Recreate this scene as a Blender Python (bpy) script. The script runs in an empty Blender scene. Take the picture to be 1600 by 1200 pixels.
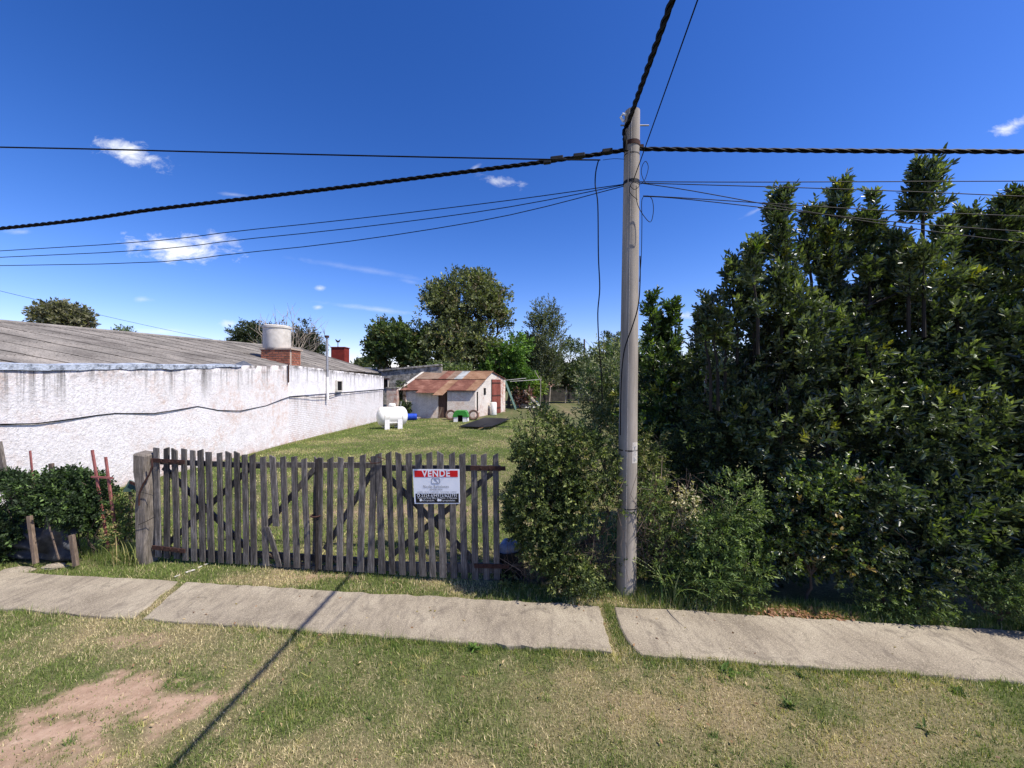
import bpy, math, random
import numpy as np
from mathutils import Vector, Matrix

rng = np.random.default_rng(11)
random.seed(11)
C = bpy.context.scene.collection
SC = bpy.context.scene

# ------------------------------------------------------------------ camera, sky, sun, exposure
EYE, FOC = 2.6, 620.0            # camera height in metres, focal length in photo pixels (1600 wide)
cam = bpy.data.objects.new('camera', bpy.data.cameras.new('camera'))
C.objects.link(cam)
cam.location = (0, 0, EYE)
cam.rotation_euler = (math.radians(90), 0, 0)
cam.data.sensor_width = 36.0
cam.data.lens = 36.0 * FOC / 1600.0
cam.data.clip_start = 0.05
cam.data.clip_end = 2000
SC.camera = cam

SUN_EL = math.radians(56)
SUN_AZ = math.atan2(0.917, -0.40)         # from +Y towards +X
SUN_DIR = Vector((math.sin(SUN_AZ) * math.cos(SUN_EL), math.cos(SUN_AZ) * math.cos(SUN_EL), math.sin(SUN_EL)))
sun = bpy.data.objects.new('sun', bpy.data.lights.new('sun', 'SUN'))
C.objects.link(sun)
sun.data.energy = 5.0
sun.data.angle = math.radians(0.5)
sun.data.color = (1.0, 0.94, 0.85)
sun.rotation_euler = SUN_DIR.to_track_quat('Z', 'Y').to_euler()
sun.location = (20, -10, 40)

SC.view_settings.view_transform = 'Standard'
SC.view_settings.look = 'None'
SC.view_settings.exposure = 0.42
SC.view_settings.gamma = 1.0
SC.view_settings.use_curve_mapping = False

world = bpy.data.worlds.new('World')
SC.world = world
world.use_nodes = True


def build_sky():
    nt = world.node_tree
    nt.nodes.clear()
    N = nt.nodes.new
    L = nt.links.new
    out = N('ShaderNodeOutputWorld')
    bg = N('ShaderNodeBackground')
    bg.inputs['Strength'].default_value = 0.112
    L(bg.outputs[0], out.inputs[0])
    sky = N('ShaderNodeTexSky')
    sky.sky_type = 'NISHITA'
    sky.sun_disc = False
    sky.sun_elevation = SUN_EL
    sky.sun_rotation = SUN_AZ
    sky.altitude = 50
    sky.air_density = 1.0
    sky.dust_density = 0.4
    sky.ozone_density = 2.6
    hsv = N('ShaderNodeHueSaturation')
    hsv.inputs['Saturation'].default_value = 1.3
    hsv.inputs['Value'].default_value = 1.0
    L(sky.outputs[0], hsv.inputs['Color'])
    tint = N('ShaderNodeMix'); tint.data_type = 'RGBA'; tint.blend_type = 'MULTIPLY'
    tint.inputs[0].default_value = 1.0
    tint.inputs[7].default_value = (0.92, 0.68, 0.80, 1)
    gm = N('ShaderNodeGamma'); gm.inputs[1].default_value = 1.30
    L(hsv.outputs[0], gm.inputs[0])
    L(gm.outputs[0], tint.inputs[6])
    tc = N('ShaderNodeTexCoord')
    sep = N('ShaderNodeSeparateXYZ')
    L(tc.outputs['Generated'], sep.inputs[0])

    def M(op, a, b=None, clamp=False):
        m = N('ShaderNodeMath'); m.operation = op; m.use_clamp = clamp
        for i, v in enumerate((a, b)):
            if v is None:
                continue
            if isinstance(v, (int, float)):
                m.inputs[i].default_value = v
            else:
                L(v, m.inputs[i])
        return m.outputs[0]
    yy = M('MAXIMUM', sep.outputs[1], 0.02)
    u = M('DIVIDE', sep.outputs[0], yy)
    v = M('DIVIDE', sep.outputs[2], yy)
    comb = N('ShaderNodeCombineXYZ')
    L(u, comb.inputs[0]); L(v, comb.inputs[1])
    mp = N('ShaderNodeMapping')
    mp.inputs['Scale'].default_value = (1.0, 1.9, 1.0)
    L(comb.outputs[0], mp.inputs[0])
    nz = N('ShaderNodeTexNoise')
    nz.inputs['Scale'].default_value = 17
    nz.inputs['Detail'].default_value = 8
    nz.inputs['Roughness'].default_value = 0.66
    nz.inputs['Distortion'].default_value = 0.4
    L(mp.outputs[0], nz.inputs['Vector'])
    nn = M('MULTIPLY', M('SUBTRACT', nz.outputs[0], 0.5), 2.9)
    total = None
    # direction of each small fair-weather cloud: u, v, half sizes, tilt, strength
    clouds = [(205, 240, 66, 18, -0.30, 1.0), (285, 388, 88, 25, -0.06, 1.2), (340, 372, 30, 14, -.3, .7), (222, 468, 20, 6, 0, .35),
              (365, 304, 26, 4, -.1, .3), (785, 283, 40, 9, -.15, .6), (252, 518, 44, 6, 0, .6), (358, 505, 17, 7, 0, .5),
              (500, 450, 10, 5, 0, .55), (498, 480, 9, 4, 0, .5), (1578, 198, 34, 13, .3, .75), (1062, 493, 30, 8, -.05, .8),
              (742, 262, 12, 5, .5, .35), (30, 362, 28, 6, 0, .35), (585, 483, 90, 5, -.12, .30), (560, 420, 120, 6, -.16, .14),
              (1180, 330, 26, 5, .5, .25), (1190, 378, 10, 6, 0, .3), (640, 440, 22, 4, -.2, .1)]
    for (x, y, a, b, t, s) in clouds:
        du = M('SUBTRACT', u, (x - 800) / FOC)
        dv = M('SUBTRACT', v, (600 - y) / FOC)
        dv = M('SUBTRACT', dv, M('MULTIPLY', du, t))
        ra = M('MULTIPLY', du, FOC / a)
        rb = M('MULTIPLY', dv, FOC / b)
        r2 = M('ADD', M('MULTIPLY', ra, ra), M('MULTIPLY', rb, rb))
        k = M('SUBTRACT', 1.0, M('SQRT', r2))
        k = M('ADD', k, nn if b > 6 else M('MULTIPLY', nn, 0.6))
        k = M('MULTIPLY', M('POWER', M('MULTIPLY', k, 0.95, True), 1.25), s)
        k = M('MULTIPLY', k, M('LESS_THAN', r2, 4.5))
        total = k if total is None else M('MAXIMUM', total, k)
    front = M('GREATER_THAN', sep.outputs[1], 0.05)
    total = M('MULTIPLY', total, front)
    mix = N('ShaderNodeMix'); mix.data_type = 'RGBA'
    L(total, mix.inputs[0])
    L(tint.outputs[2], mix.inputs[6])
    mix.inputs[7].default_value = (7.2, 7.4, 7.8, 1)
    L(mix.outputs[2], bg.inputs['Color'])


build_sky()

# ------------------------------------------------------------------ points in the place, found by sight lines
def at(x, y, d):
    return Vector(((x - 800) / FOC * d, d, EYE + (600 - y) / FOC * d))


def pg(x, y, z=0.0):
    return at(x, y, FOC * (EYE - z) / (y - 600))


def on_line(x, y, a, b):
    """where the sight line meets the vertical plane Y = a + b X"""
    return at(x, y, a / (1 - b * (x - 800) / FOC))


POLE = pg(978, 928)
STREET = -0.107
def street(x, y, off=0.0):
    return on_line(x, y, POLE.y - STREET * POLE.x + off, STREET)


GA, GB = 5.15, -0.1313
def gate(x, y, off=0.0):
    return on_line(x, y, GA + off, GB)


# ------------------------------------------------------------------ helpers: meshes
WL = {}


def link(o, parent):
    C.objects.link(o)
    if parent is not None:
        o.parent = parent
        WL[o.name] = WL[parent.name].copy()
    else:
        WL[o.name] = Vector((0, 0, 0))
    return o


def thing(name, label, cat, loc, group=None, kind=None):
    o = bpy.data.objects.new(name, None)
    o.empty_display_size = 0.2
    C.objects.link(o)
    o.location = loc
    WL[o.name] = Vector(loc)
    tag(o, label, cat, group, kind)
    return o


def tag(o, label=None, cat=None, group=None, kind=None):
    if label: o['label'] = label
    if cat: o['category'] = cat
    if group: o['group'] = group
    if kind: o['kind'] = kind
    return o


def mesh_np(name, V, F, mat, parent=None, col=None, smooth=False, origin=None):
    """V (n,3) world coordinates, F (m,k) faces of one size"""
    V = np.asarray(V, dtype=np.float32)
    F = np.asarray(F, dtype=np.int32)
    if parent is not None:
        base = WL[parent.name]
    else:
        base = Vector(origin) if origin is not None else Vector((0, 0, 0))
    me = bpy.data.meshes.new(name)
    m, k = F.shape
    me.vertices.add(len(V))
    me.vertices.foreach_set('co', (V - np.array(base, dtype=np.float32)).ravel())
    me.loops.add(m * k)
    me.loops.foreach_set('vertex_index', F.ravel())
    me.polygons.add(m)
    me.polygons.foreach_set('loop_start', np.arange(0, m * k, k, dtype=np.int32))
    me.polygons.foreach_set('loop_total', np.full(m, k, dtype=np.int32))
    if smooth:
        me.polygons.foreach_set('use_smooth', np.ones(m, dtype=bool))
    if col is not None:
        a = me.attributes.new('Col', 'FLOAT_COLOR', 'POINT')
        c4 = np.ones((len(V), 4), dtype=np.float32)
        c4[:, :3] = col
        a.data.foreach_set('color', c4.ravel())
    me.update(calc_edges=True)
    me.materials.append(mat)
    o = bpy.data.objects.new(name, me)
    link(o, parent)
    if parent is None:
        o.location = base
        WL[o.name] = Vector(base)
    return o


class MB:
    def __init__(s):
        s.v, s.f = [], []

    def add(s, vs, fs):
        b = len(s.v)
        s.v += [tuple(p) for p in vs]
        s.f += [tuple(i + b for i in f) for f in fs]
        return s

    def hexa(s, p):
        """eight corners: bottom four counter-clockwise, top four"""
        return s.add(p, [(3, 2, 1, 0), (4, 5, 6, 7), (0, 1, 5, 4), (1, 2, 6, 5), (2, 3, 7, 6), (3, 0, 4, 7)])

    def box(s, c, size, R=None):
        c = Vector(c)
        h = [x / 2 for x in size]
        p = [Vector((sx * h[0], sy * h[1], sz * h[2])) for sz in (-1, 1) for sx, sy in ((-1, -1), (1, -1), (1, 1), (-1, 1))]
        if R is not None:
            p = [R @ q for q in p]
        return s.hexa([c + q for q in p])

    def beam(s, a, b, w, t, n):
        """bar from a to b, width w across, thickness t along n"""
        a, b, n = Vector(a), Vector(b), Vector(n).normalized()
        d = (b - a).normalized()
        side = d.cross(n).normalized() * (w / 2)
        n2 = side.cross(d).normalized() * (t / 2)
        return s.hexa([a - side - n2, a + side - n2, a + side + n2, a - side + n2,
                       b - side - n2, b + side - n2, b + side + n2, b - side + n2])

    def tube(s, path, r, n=6, cap=True):
        P = [Vector(p) for p in path]
        R = [r] * len(P) if isinstance(r, (int, float)) else list(r)
        b = len(s.v)
        for i, p in enumerate(P):
            d = (P[min(i + 1, len(P) - 1)] - P[max(i - 1, 0)])
            d = d.normalized() if d.length > 1e-9 else Vector((0, 0, 1))
            ref = Vector((1, 0, 0)) if abs(d.z) > 0.8 else Vector((0, 0, 1))
            e1 = d.cross(ref).normalized()
            e2 = d.cross(e1)
            for k in range(n):
                a = 2 * math.pi * k / n
                s.v.append(tuple(p + (e1 * math.cos(a) + e2 * math.sin(a)) * R[i]))
        for i in range(len(P) - 1):
            for k in range(n):
                k2 = (k + 1) % n
                s.f.append((b + i * n + k, b + i * n + k2, b + (i + 1) * n + k2, b + (i + 1) * n + k))
        if cap:
            s.f.append(tuple(b + k for k in range(n)))
            s.f.append(tuple(b + (len(P) - 1) * n + k for k in reversed(range(n))))
        return s

    def lathe(s, prof, n=20, M=None):
        """profile [(r, z)] about Z, placed by matrix M"""
        M = M or Matrix()
        b = len(s.v)
        for r, z in prof:
            for k in range(n):
                a = 2 * math.pi * k / n
                s.v.append(tuple(M @ Vector((r * math.cos(a), r * math.sin(a), z))))
        for i in range(len(prof) - 1):
            for k in range(n):
                k2 = (k + 1) % n
                s.f.append((b + i * n + k, b + i * n + k2, b + (i + 1) * n + k2, b + (i + 1) * n + k))
        s.f.append(tuple(b + k for k in reversed(range(n))))
        s.f.append(tuple(b + (len(prof) - 1) * n + k for k in range(n)))
        return s

    def prism(s, poly, ext):
        """flat polygon pushed along ext"""
        n = len(poly)
        e = Vector(ext)
        vs = [Vector(p) for p in poly] + [Vector(p) + e for p in poly]
        fs = [tuple(reversed(range(n))), tuple(range(n, 2 * n))] + [(i, (i + 1) % n, n + (i + 1) % n, n + i) for i in range(n)]
        return s.add(vs, fs)

    def build(s, name, mat, parent=None, smooth=False, origin=None, bevel=0):
        me = bpy.data.meshes.new(name)
        base = WL[parent.name] if parent is not None else (Vector(origin) if origin is not None else Vector(s.v[0]))
        me.from_pydata([tuple(Vector(p) - base) for p in s.v], [], s.f)
        import bmesh
        bm = bmesh.new(); bm.from_mesh(me)
        bmesh.ops.recalc_face_normals(bm, faces=bm.faces)
        bm.to_mesh(me); bm.free()
        if smooth:
            for p in me.polygons:
                p.use_smooth = True
        me.materials.append(mat)
        o = bpy.data.objects.new(name, me)
        link(o, parent)
        if parent is None:
            o.location = base
            WL[o.name] = Vector(base)
        if bevel:
            m = o.modifiers.new('bevel', 'BEVEL'); m.width = bevel; m.segments = 1; m.limit_method = 'ANGLE'
        if smooth:
            try:
                me.set_sharp_from_angle(angle=math.radians(40))
            except Exception:
                pass
        return o


def piece(name, me, parent, M):
    """a piece that shares its mesh with the pieces like it; M is its place in the world"""
    o = bpy.data.objects.new(name, me)
    link(o, parent)
    o.matrix_local = Matrix.Translation(-WL[parent.name]) @ M
    return o


def sheet(vs, fs, mat, parent, M):
    me = bpy.data.meshes.new('roof_sheet')
    base = WL[parent.name]
    me.from_pydata([tuple(M @ Vector(v) - base) for v in vs], [], fs)
    me.materials.append(mat)
    return link(bpy.data.objects.new('roof_sheet', me), parent)


# ------------------------------------------------------------------ helpers: materials
def lin(r, g, b):
    f = lambda c: c / 12.92 if c <= 0.04045 else ((c + 0.055) / 1.055) ** 2.4
    return (f(r / 255), f(g / 255), f(b / 255), 1)


class NT:
    def __init__(s, name):
        s.m = bpy.data.materials.new(name)
        s.m.use_nodes = True
        s.t = s.m.node_tree
        s.bsdf = s.t.nodes['Principled BSDF']
        s.out = s.t.nodes['Material Output']

    def n(s, kind, **kw):
        x = s.t.nodes.new(kind)
        for k, v in kw.items():
            setattr(x, k, v)
        return x

    def l(s, a, b):
        s.t.links.new(a, b)

    def coord(s, which='Object', scale=(1, 1, 1), rot=(0, 0, 0)):
        if which == 'World':
            src = s.n('ShaderNodeNewGeometry').outputs['Position']
        else:
            src = s.n('ShaderNodeTexCoord').outputs[which]
        mp = s.n('ShaderNodeMapping')
        mp.inputs['Scale'].default_value = scale
        mp.inputs['Rotation'].default_value = rot
        s.l(src, mp.inputs[0])
        return mp.outputs[0]

    def noise(s, vec, scale, detail=6, rough=.6, dist=0.0):
        x = s.n('ShaderNodeTexNoise')
        x.inputs['Scale'].default_value = scale
        x.inputs['Detail'].default_value = detail
        x.inputs['Roughness'].default_value = rough
        x.inputs['Distortion'].default_value = dist
        s.l(vec, x.inputs['Vector'])
        return x.outputs[0]

    def ramp(s, fac, stops):
        x = s.n('ShaderNodeValToRGB')
        e = x.color_ramp.elements
        while len(e) < len(stops):
            e.new(0.5)
        for i, (p, c) in enumerate(stops):
            e[i].position = p
            e[i].color = c if isinstance(c, tuple) else (c, c, c, 1)
        s.l(fac, x.inputs[0])
        return x.outputs[0]

    def mix(s, fac, a, b, mode='MIX'):
        x = s.n('ShaderNodeMix', data_type='RGBA', blend_type=mode)
        for i, v in ((0, fac), (6, a), (7, b)):
            if isinstance(v, (int, float)):
                x.inputs[i].default_value = v
            elif isinstance(v, tuple):
                x.inputs[i].default_value = v
            else:
                s.l(v, x.inputs[i])
        return x.outputs[2]

    def math(s, op, a, b=None, clamp=False):
        x = s.n('ShaderNodeMath', operation=op, use_clamp=clamp)
        for i, v in enumerate((a, b)):
            if v is None: continue
            if isinstance(v, (int, float)): x.inputs[i].default_value = v
            else: s.l(v, x.inputs[i])
        return x.outputs[0]

    def bump(s, h, strength=.5, dist=.01, prev=None):
        x = s.n('ShaderNodeBump')
        x.inputs['Strength'].default_value = strength
        x.inputs['Distance'].default_value = dist
        s.l(h, x.inputs['Height'])
        if prev is not None:
            s.l(prev, x.inputs['Normal'])
        return x.outputs[0]

    def attr(s, name):
        x = s.n('ShaderNodeAttribute')
        x.attribute_name = name
        return x

    def fin(s, col=None, rough=.8, nrm=None, spec=.3, metal=0.0):
        if col is not None:
            if isinstance(col, tuple): s.bsdf.inputs['Base Color'].default_value = col
            else: s.l(col, s.bsdf.inputs['Base Color'])
        if isinstance(rough, (int, float)): s.bsdf.inputs['Roughness'].default_value = rough
        else: s.l(rough, s.bsdf.inputs['Roughness'])
        s.bsdf.inputs['Specular IOR Level'].default_value = spec
        s.bsdf.inputs['Metallic'].default_value = metal
        if nrm is not None: s.l(nrm, s.bsdf.inputs['Normal'])
        return s.m


def plain(name, c1, c2, scale=6, rough=.8, bump=.3, bdist=.004, bscale=60, stretch=(1, 1, 1), rand=0.0, spec=.3, metal=0.0, coord='Object', lo=.35, hi=.65):
    m = NT(name)
    v = m.coord(coord, stretch)
    n = m.noise(v, scale, 7, .65)
    col = m.ramp(n, [(lo, c1), (hi, c2)])
    if rand:
        r = m.n('ShaderNodeObjectInfo').outputs['Random']
        mr = m.n('ShaderNodeMapRange')
        mr.inputs['To Min'].default_value = 1 - rand
        mr.inputs['To Max'].default_value = 1 + rand
        m.l(r, mr.inputs['Value'])
        cb = m.n('ShaderNodeCombineColor')
        for i in range(3): m.l(mr.outputs[0], cb.inputs[i])
        col = m.mix(1.0, col, cb.outputs[0], 'MULTIPLY')
    nb = m.bump(m.noise(v, bscale, 5, .7), bump, bdist) if bump else None
    return m.fin(col, rough, nb, spec, metal)


def leaf_mat(name, rough=.45, spec=.5, transl=.25):
    m = NT(name)
    a = m.attr('Col')
    m.fin(a.outputs['Color'], rough, None, spec)
    tr = m.n('ShaderNodeBsdfTranslucent')
    br = m.mix(1.0, a.outputs['Color'], (1.5, 1.7, .6, 1), 'MULTIPLY')
    m.l(br, tr.inputs[0])
    mx = m.n('ShaderNodeMixShader')
    mx.inputs[0].default_value = transl
    m.l(m.bsdf.outputs[0], mx.inputs[1])
    m.l(tr.outputs[0], mx.inputs[2])
    m.l(mx.outputs[0], m.out.inputs[0])
    return m.m


# weathered picket wood: grain along the picket, grey-brown
def wood_mat(name, a, b, c, rand=.25):
    m = NT(name)
    v = m.coord('Object', (14, 14, 1.0))
    g = m.noise(v, 5, 8, .7, .6)
    v2 = m.coord('Object', (1, 1, 1))
    blot = m.noise(v2, 3.5, 5, .6)
    col = m.ramp(g, [(.3, a), (.5, b), (.72, c)])
    col = m.mix(m.ramp(blot, [(.42, 0.0), (.68, .55)]), col, (a[0] * .8, a[1] * .85, a[2] * .8, 1))
    r = m.n('ShaderNodeObjectInfo').outputs['Random']
    mr = m.n('ShaderNodeMapRange')
    mr.inputs['To Min'].default_value = 1 - rand
    mr.inputs['To Max'].default_value = 1 + rand
    m.l(r, mr.inputs['Value'])
    cb = m.n('ShaderNodeCombineColor')
    for i in range(3): m.l(mr.outputs[0], cb.inputs[i])
    col = m.mix(1.0, col, cb.outputs[0], 'MULTIPLY')
    return m.fin(col, .9, m.bump(g, .7, .006), .15)


M_PICKET = wood_mat('picket wood', lin(50, 47, 45), lin(96, 91, 86), lin(152, 146, 139), .36)
M_POST = wood_mat('post wood', lin(68, 63, 57), lin(118, 110, 101), lin(158, 148, 137), .1)
M_RUSTIRON = plain('rusty iron', lin(48, 32, 28), lin(78, 52, 43), 30, .9, .4)
M_BLACK = plain('black rubber', lin(14, 14, 15), lin(26, 26, 27), 20, .55, .2)
M_DARKIRON = plain('dark iron', lin(28, 26, 26), lin(48, 42, 40), 20, .6, .2)
M_WHITEPAINT = plain('white paint', lin(222, 220, 214), lin(236, 235, 230), 8, .5, .08)
M_SIGNWHITE = plain('sign white', lin(224, 228, 234), lin(232, 235, 240), 8, .4, .0)
M_SIGNRED = plain('sign red', lin(196, 22, 30), lin(208, 28, 36), 8, .4, .0)
M_SIGNBLACK = plain('sign black', lin(20, 20, 24), lin(26, 26, 30), 8, .4, .0)
M_SIGNGREY = plain('sign grey', lin(120, 122, 126), lin(132, 134, 138), 8, .5, .0)
M_GALV = plain('galvanised metal', lin(150, 150, 150), lin(178, 178, 178), 12, .45, .1, metal=.5)
M_PINKIRON = plain('faded red iron', lin(128, 74, 70), lin(156, 98, 92), 18, .8, .3)
M_STAKE = wood_mat('stake wood', lin(84, 72, 62), lin(118, 102, 88), lin(150, 132, 114), .15)
M_GREENPLASTIC = plain('green plastic', lin(44, 118, 44), lin(62, 142, 54), 5, .4, .05)
M_BLUEPLASTIC = plain('blue plastic', lin(30, 62, 160), lin(44, 84, 190), 5, .4, .05)
M_TANK = plain('white tank paint', lin(206, 200, 182), lin(236, 234, 224), 4, .5, .1, lo=.3, hi=.5)
M_TANKCONC = plain('pale fibre cement', lin(186, 180, 168), lin(214, 208, 196), 4, .85, .3)
M_BRICK = plain('red brick', lin(126, 72, 54), lin(172, 112, 86), 14, .9, .5, rand=.28)
M_MORTAR = plain('mortar', lin(158, 140, 124), lin(188, 172, 156), 20, .95, .5)
M_REDBRICK = plain('red painted brick', lin(104, 34, 28), lin(126, 44, 36), 4, .85, .4)
M_DARKWOOD = wood_mat('dark door wood', lin(58, 44, 38), lin(88, 68, 58), lin(112, 92, 80), .2)
M_REDDOOR = wood_mat('red door paint', lin(108, 56, 46), lin(138, 76, 64), lin(164, 112, 96), .2)
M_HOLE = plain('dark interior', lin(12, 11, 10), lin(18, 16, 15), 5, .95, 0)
M_BARK = plain('bark', lin(60, 52, 44), lin(98, 86, 74), 6, .95, .8, .02, 18, (1, 1, .25))
M_DARKBARK = plain('dark bark', lin(34, 30, 25), lin(58, 52, 44), 6, .9, .6, .01, 18, (1, 1, .25))
M_PALEBARK = plain('pale bark', lin(140, 128, 112), lin(176, 164, 146), 6, .9, .5, .01, 18, (1, 1, .25))
M_TWIG = plain('dry twig', lin(92, 78, 68), lin(128, 112, 98), 12, .9, .2)
M_CLOTH = plain('black shade cloth', lin(44, 46, 48), lin(74, 76, 78), 12, .7, .3)
M_LEAFDULL = leaf_mat('dull leaf', .6, .3, .25)
M_LEAFGLOSS = leaf_mat('glossy leaf', .36, .7, .26)
M_GRASS = leaf_mat('grass blade', .7, .2, .25)
M_DARKGREEN = plain('green sheet', lin(70, 96, 86), lin(110, 134, 122), 5, .6, .1)
M_PLASTICBAG = plain('pale plastic bag', lin(112, 122, 142), lin(160, 166, 182), 10, .4, .3)
M_SLATE = plain('dark slate roof', lin(70, 74, 82), lin(92, 96, 104), 3, .8, .3)
M_TERRA = plain('faded tile roof', lin(150, 110, 92), lin(178, 138, 118), 3, .85, .3)
M_CREAM = plain('cream render', lin(198, 176, 136), lin(212, 192, 152), 3, .85, .2)


def stucco(name, streak=1.0, brick=False, peel=.5, pink=lin(206, 172, 152), warm=None):
    """white painted rough wall; attribute Col.r = metres below the top, Col.g = height above the ground"""
    m = NT(name)
    v = m.coord('World')
    a = m.attr('Col')
    sep = m.n('ShaderNodeSeparateColor')
    m.l(a.outputs['Color'], sep.inputs[0])
    big = m.noise(v, .55, 6, .62, .5)
    fine = m.noise(v, 13, 8, .78)
    col = m.ramp(fine, [(.3, lin(184, 178, 174)), (.47, lin(228, 225, 223)), (.7, lin(241, 239, 238))])
    mott = m.noise(v, 1.7, 9, .75, .8)
    col = m.mix(m.ramp(mott, [(.48, 0.0), (.66, .30)]), col, lin(164, 158, 152))
    if warm: col = m.mix(1.0, col, warm, 'MULTIPLY')
    pk = m.math('MULTIPLY', m.ramp(big, [(.48, 0.0), (.60, 1.0)]), m.ramp(m.noise(v, 5, 6, .7), [(.42, 0.0), (.62, 1.0)]))
    col = m.mix(m.math('MULTIPLY', pk, peel, True), col, pink)
    # rain streaks: narrow noise drawn out downwards, fading below the coping
    sv = m.coord('World', (2.6, 2.6, .07))
    sn = m.noise(sv, 2.3, 7, .72)
    fade = m.ramp(sep.outputs[0], [(0.0, 1.0), (.3, .7), (1.0, 0.0)])
    st = m.math('MULTIPLY', m.ramp(sn, [(.50, 0.0), (.62, 1.0)]), fade)
    edge = m.math('MULTIPLY', m.ramp(sep.outputs[0], [(0.06, 1.0), (.34, 0.0)]), m.ramp(m.noise(v, 3.3, 6, .7), [(.40, .0), (.58, 1.0)]))
    st = m.math('MAXIMUM', st, edge)
    for yy_, wd_, ln_ in (STREAKS if name == 'white roughcast' else ()):
        # old rust-black runs under two leaking joints of the coping
        ps = m.n('ShaderNodeSeparateXYZ'); m.l(m.coord('World'), ps.inputs[0])
        dy = m.math('ABSOLUTE', m.math('SUBTRACT', ps.outputs[1], yy_))
        dy = m.math('ADD', dy, m.math('MULTIPLY', m.math('SUBTRACT', m.noise(m.coord('World', (3, 9, 2)), 3, 6, .7), .5), wd_ * 2.2))
        q_ = m.math('MULTIPLY', m.ramp(m.math('DIVIDE', dy, wd_), [(.25, 1.0), (1.0, 0.0)]), m.ramp(m.math('DIVIDE', sep.outputs[0], ln_), [(.1, 1.0), (1.0, 0.0)]))
        st = m.math('MAXIMUM', st, q_)
    col = m.mix(m.math('MULTIPLY', st, .75 * streak, True), col, lin(98, 94, 90))
    damp = m.math('MULTIPLY', m.ramp(sep.outputs[1], [(0.0, 1.0), (.5, 0.0)]), m.ramp(m.noise(v, 2.4, 6, .7), [(.4, 0.0), (.65, .8)]))
    col = m.mix(damp, col, lin(188, 152, 134))
    h = m.noise(v, 16, 8, .72, .3)
    nb = m.bump(h, .75, .045)
    if brick:
        bt = m.n('ShaderNodeTexBrick')
        bt.inputs['Scale'].default_value = 1.0
        bt.inputs['Brick Width'].default_value = .26
        bt.inputs['Row Height'].default_value = .09
        bt.inputs['Mortar Size'].default_value = .012
        bt.inputs['Color1'].default_value = (1, 1, 1, 1)
        bt.inputs['Color2'].default_value = (.8, .8, .8, 1)
        bt.inputs['Mortar'].default_value = (0, 0, 0, 1)
        vv = m.n('ShaderNodeSeparateXYZ'); m.l(m.coord('World'), vv.inputs[0])
        cx = m.n('ShaderNodeCombineXYZ')
        m.l(m.math('ADD', vv.outputs[0], vv.outputs[1]), cx.inputs[0]); m.l(vv.outputs[2], cx.inputs[1])
        m.l(cx.outputs[0], bt.inputs['Vector'])
        nb = m.bump(bt.outputs['Color'], .7, .03, nb)
        col = m.mix(m.math('MULTIPLY', m.ramp(bt.outputs['Color'], [(.0, 1.0), (.5, 0.0)]), .45), col, lin(176, 160, 148))
    return m.fin(col, .92, nb, .15)


STREAKS = [(-9.83 * 620 / (318 - 800), .16, 1.15), (-9.83 * 620 / (143 - 800), .11, .5), (-9.83 * 620 / (420 - 800), .14, .45), (-9.83 * 620 / (210 - 800), .08, .35)]
M_STUCCO = stucco('white roughcast', 1.3, False, .75, lin(206, 180, 162), (1.0, .985, .97, 1))
M_PLASTER = stucco('white plaster', 1.3, False, .0)
M_WHITEBRICK = stucco('whitewashed brick', .7, True, .35)
M_PEELING = stucco('peeling whitewash', .5, True, 1.3, lin(176, 118, 96), (.95, .90, .80, 1))
M_CREAMBRICK = stucco('cream whitewashed brick', .6, True, .7, lin(190, 160, 134), (.93, .87, .76, 1))
M_OLDWALL = plain('mossy old wall', lin(84, 80, 72), lin(176, 170, 158), 3.2, .95, .9, .06, 6, coord='World')
M_GARDENWALL = plain('grey block wall', lin(56, 55, 52), lin(92, 88, 82), 2, .95, .6, .03, 8)
M_FLASH = plain('silver flashing', lin(104, 110, 118), lin(188, 196, 206), 5, .5, .9, .04, 12, lo=.38, hi=.52)


def corrug_mat():
    m = NT('weathered fibre cement')
    v = m.coord('World')
    n1 = m.noise(v, .9, 6, .65)
    n2 = m.noise(v, 26, 5, .7)
    col = m.ramp(n1, [(.3, lin(100, 95, 90)), (.5, lin(130, 125, 118)), (.7, lin(154, 147, 138))])
    col = m.mix(m.ramp(n2, [(.45, 0.0), (.7, .6)]), col, lin(70, 65, 60))
    r = m.n('ShaderNodeObjectInfo').outputs['Random']
    mr = m.n('ShaderNodeMapRange'); mr.inputs['To Min'].default_value = .86; mr.inputs['To Max'].default_value = 1.1
    m.l(r, mr.inputs['Value'])
    cb = m.n('ShaderNodeCombineColor')
    for i in range(3): m.l(mr.outputs[0], cb.inputs[i])
    col = m.mix(1.0, col, cb.outputs[0], 'MULTIPLY')
    return m.fin(col, .95, m.bump(n2, .3, .01), .15)


M_ROOF = corrug_mat()


def rust_sheet(name, cols):
    m = NT(name)
    v = m.coord('World', (1, 1, 1))
    n = m.noise(v, 1.6, 7, .7, .4)
    col = m.ramp(n, [(.32, cols[0]), (.52, cols[1]), (.7, cols[2])])
    return m.fin(col, .85, m.bump(m.noise(v, 30, 4), .2, .005), .2)


M_RUST = rust_sheet('red rusted sheet', [lin(84, 52, 44), lin(114, 76, 64), lin(138, 102, 88)])
M_RUST2 = rust_sheet('tan rusted sheet', [lin(104, 76, 58), lin(132, 102, 80), lin(152, 126, 104)])
M_RUST3 = rust_sheet('grey brown rusted sheet', [lin(100, 82, 70), lin(126, 106, 92), lin(146, 128, 112)])
M_ZINC = rust_sheet('bare zinc sheet', [lin(96, 100, 102), lin(146, 150, 150), lin(176, 178, 178)])


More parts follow.
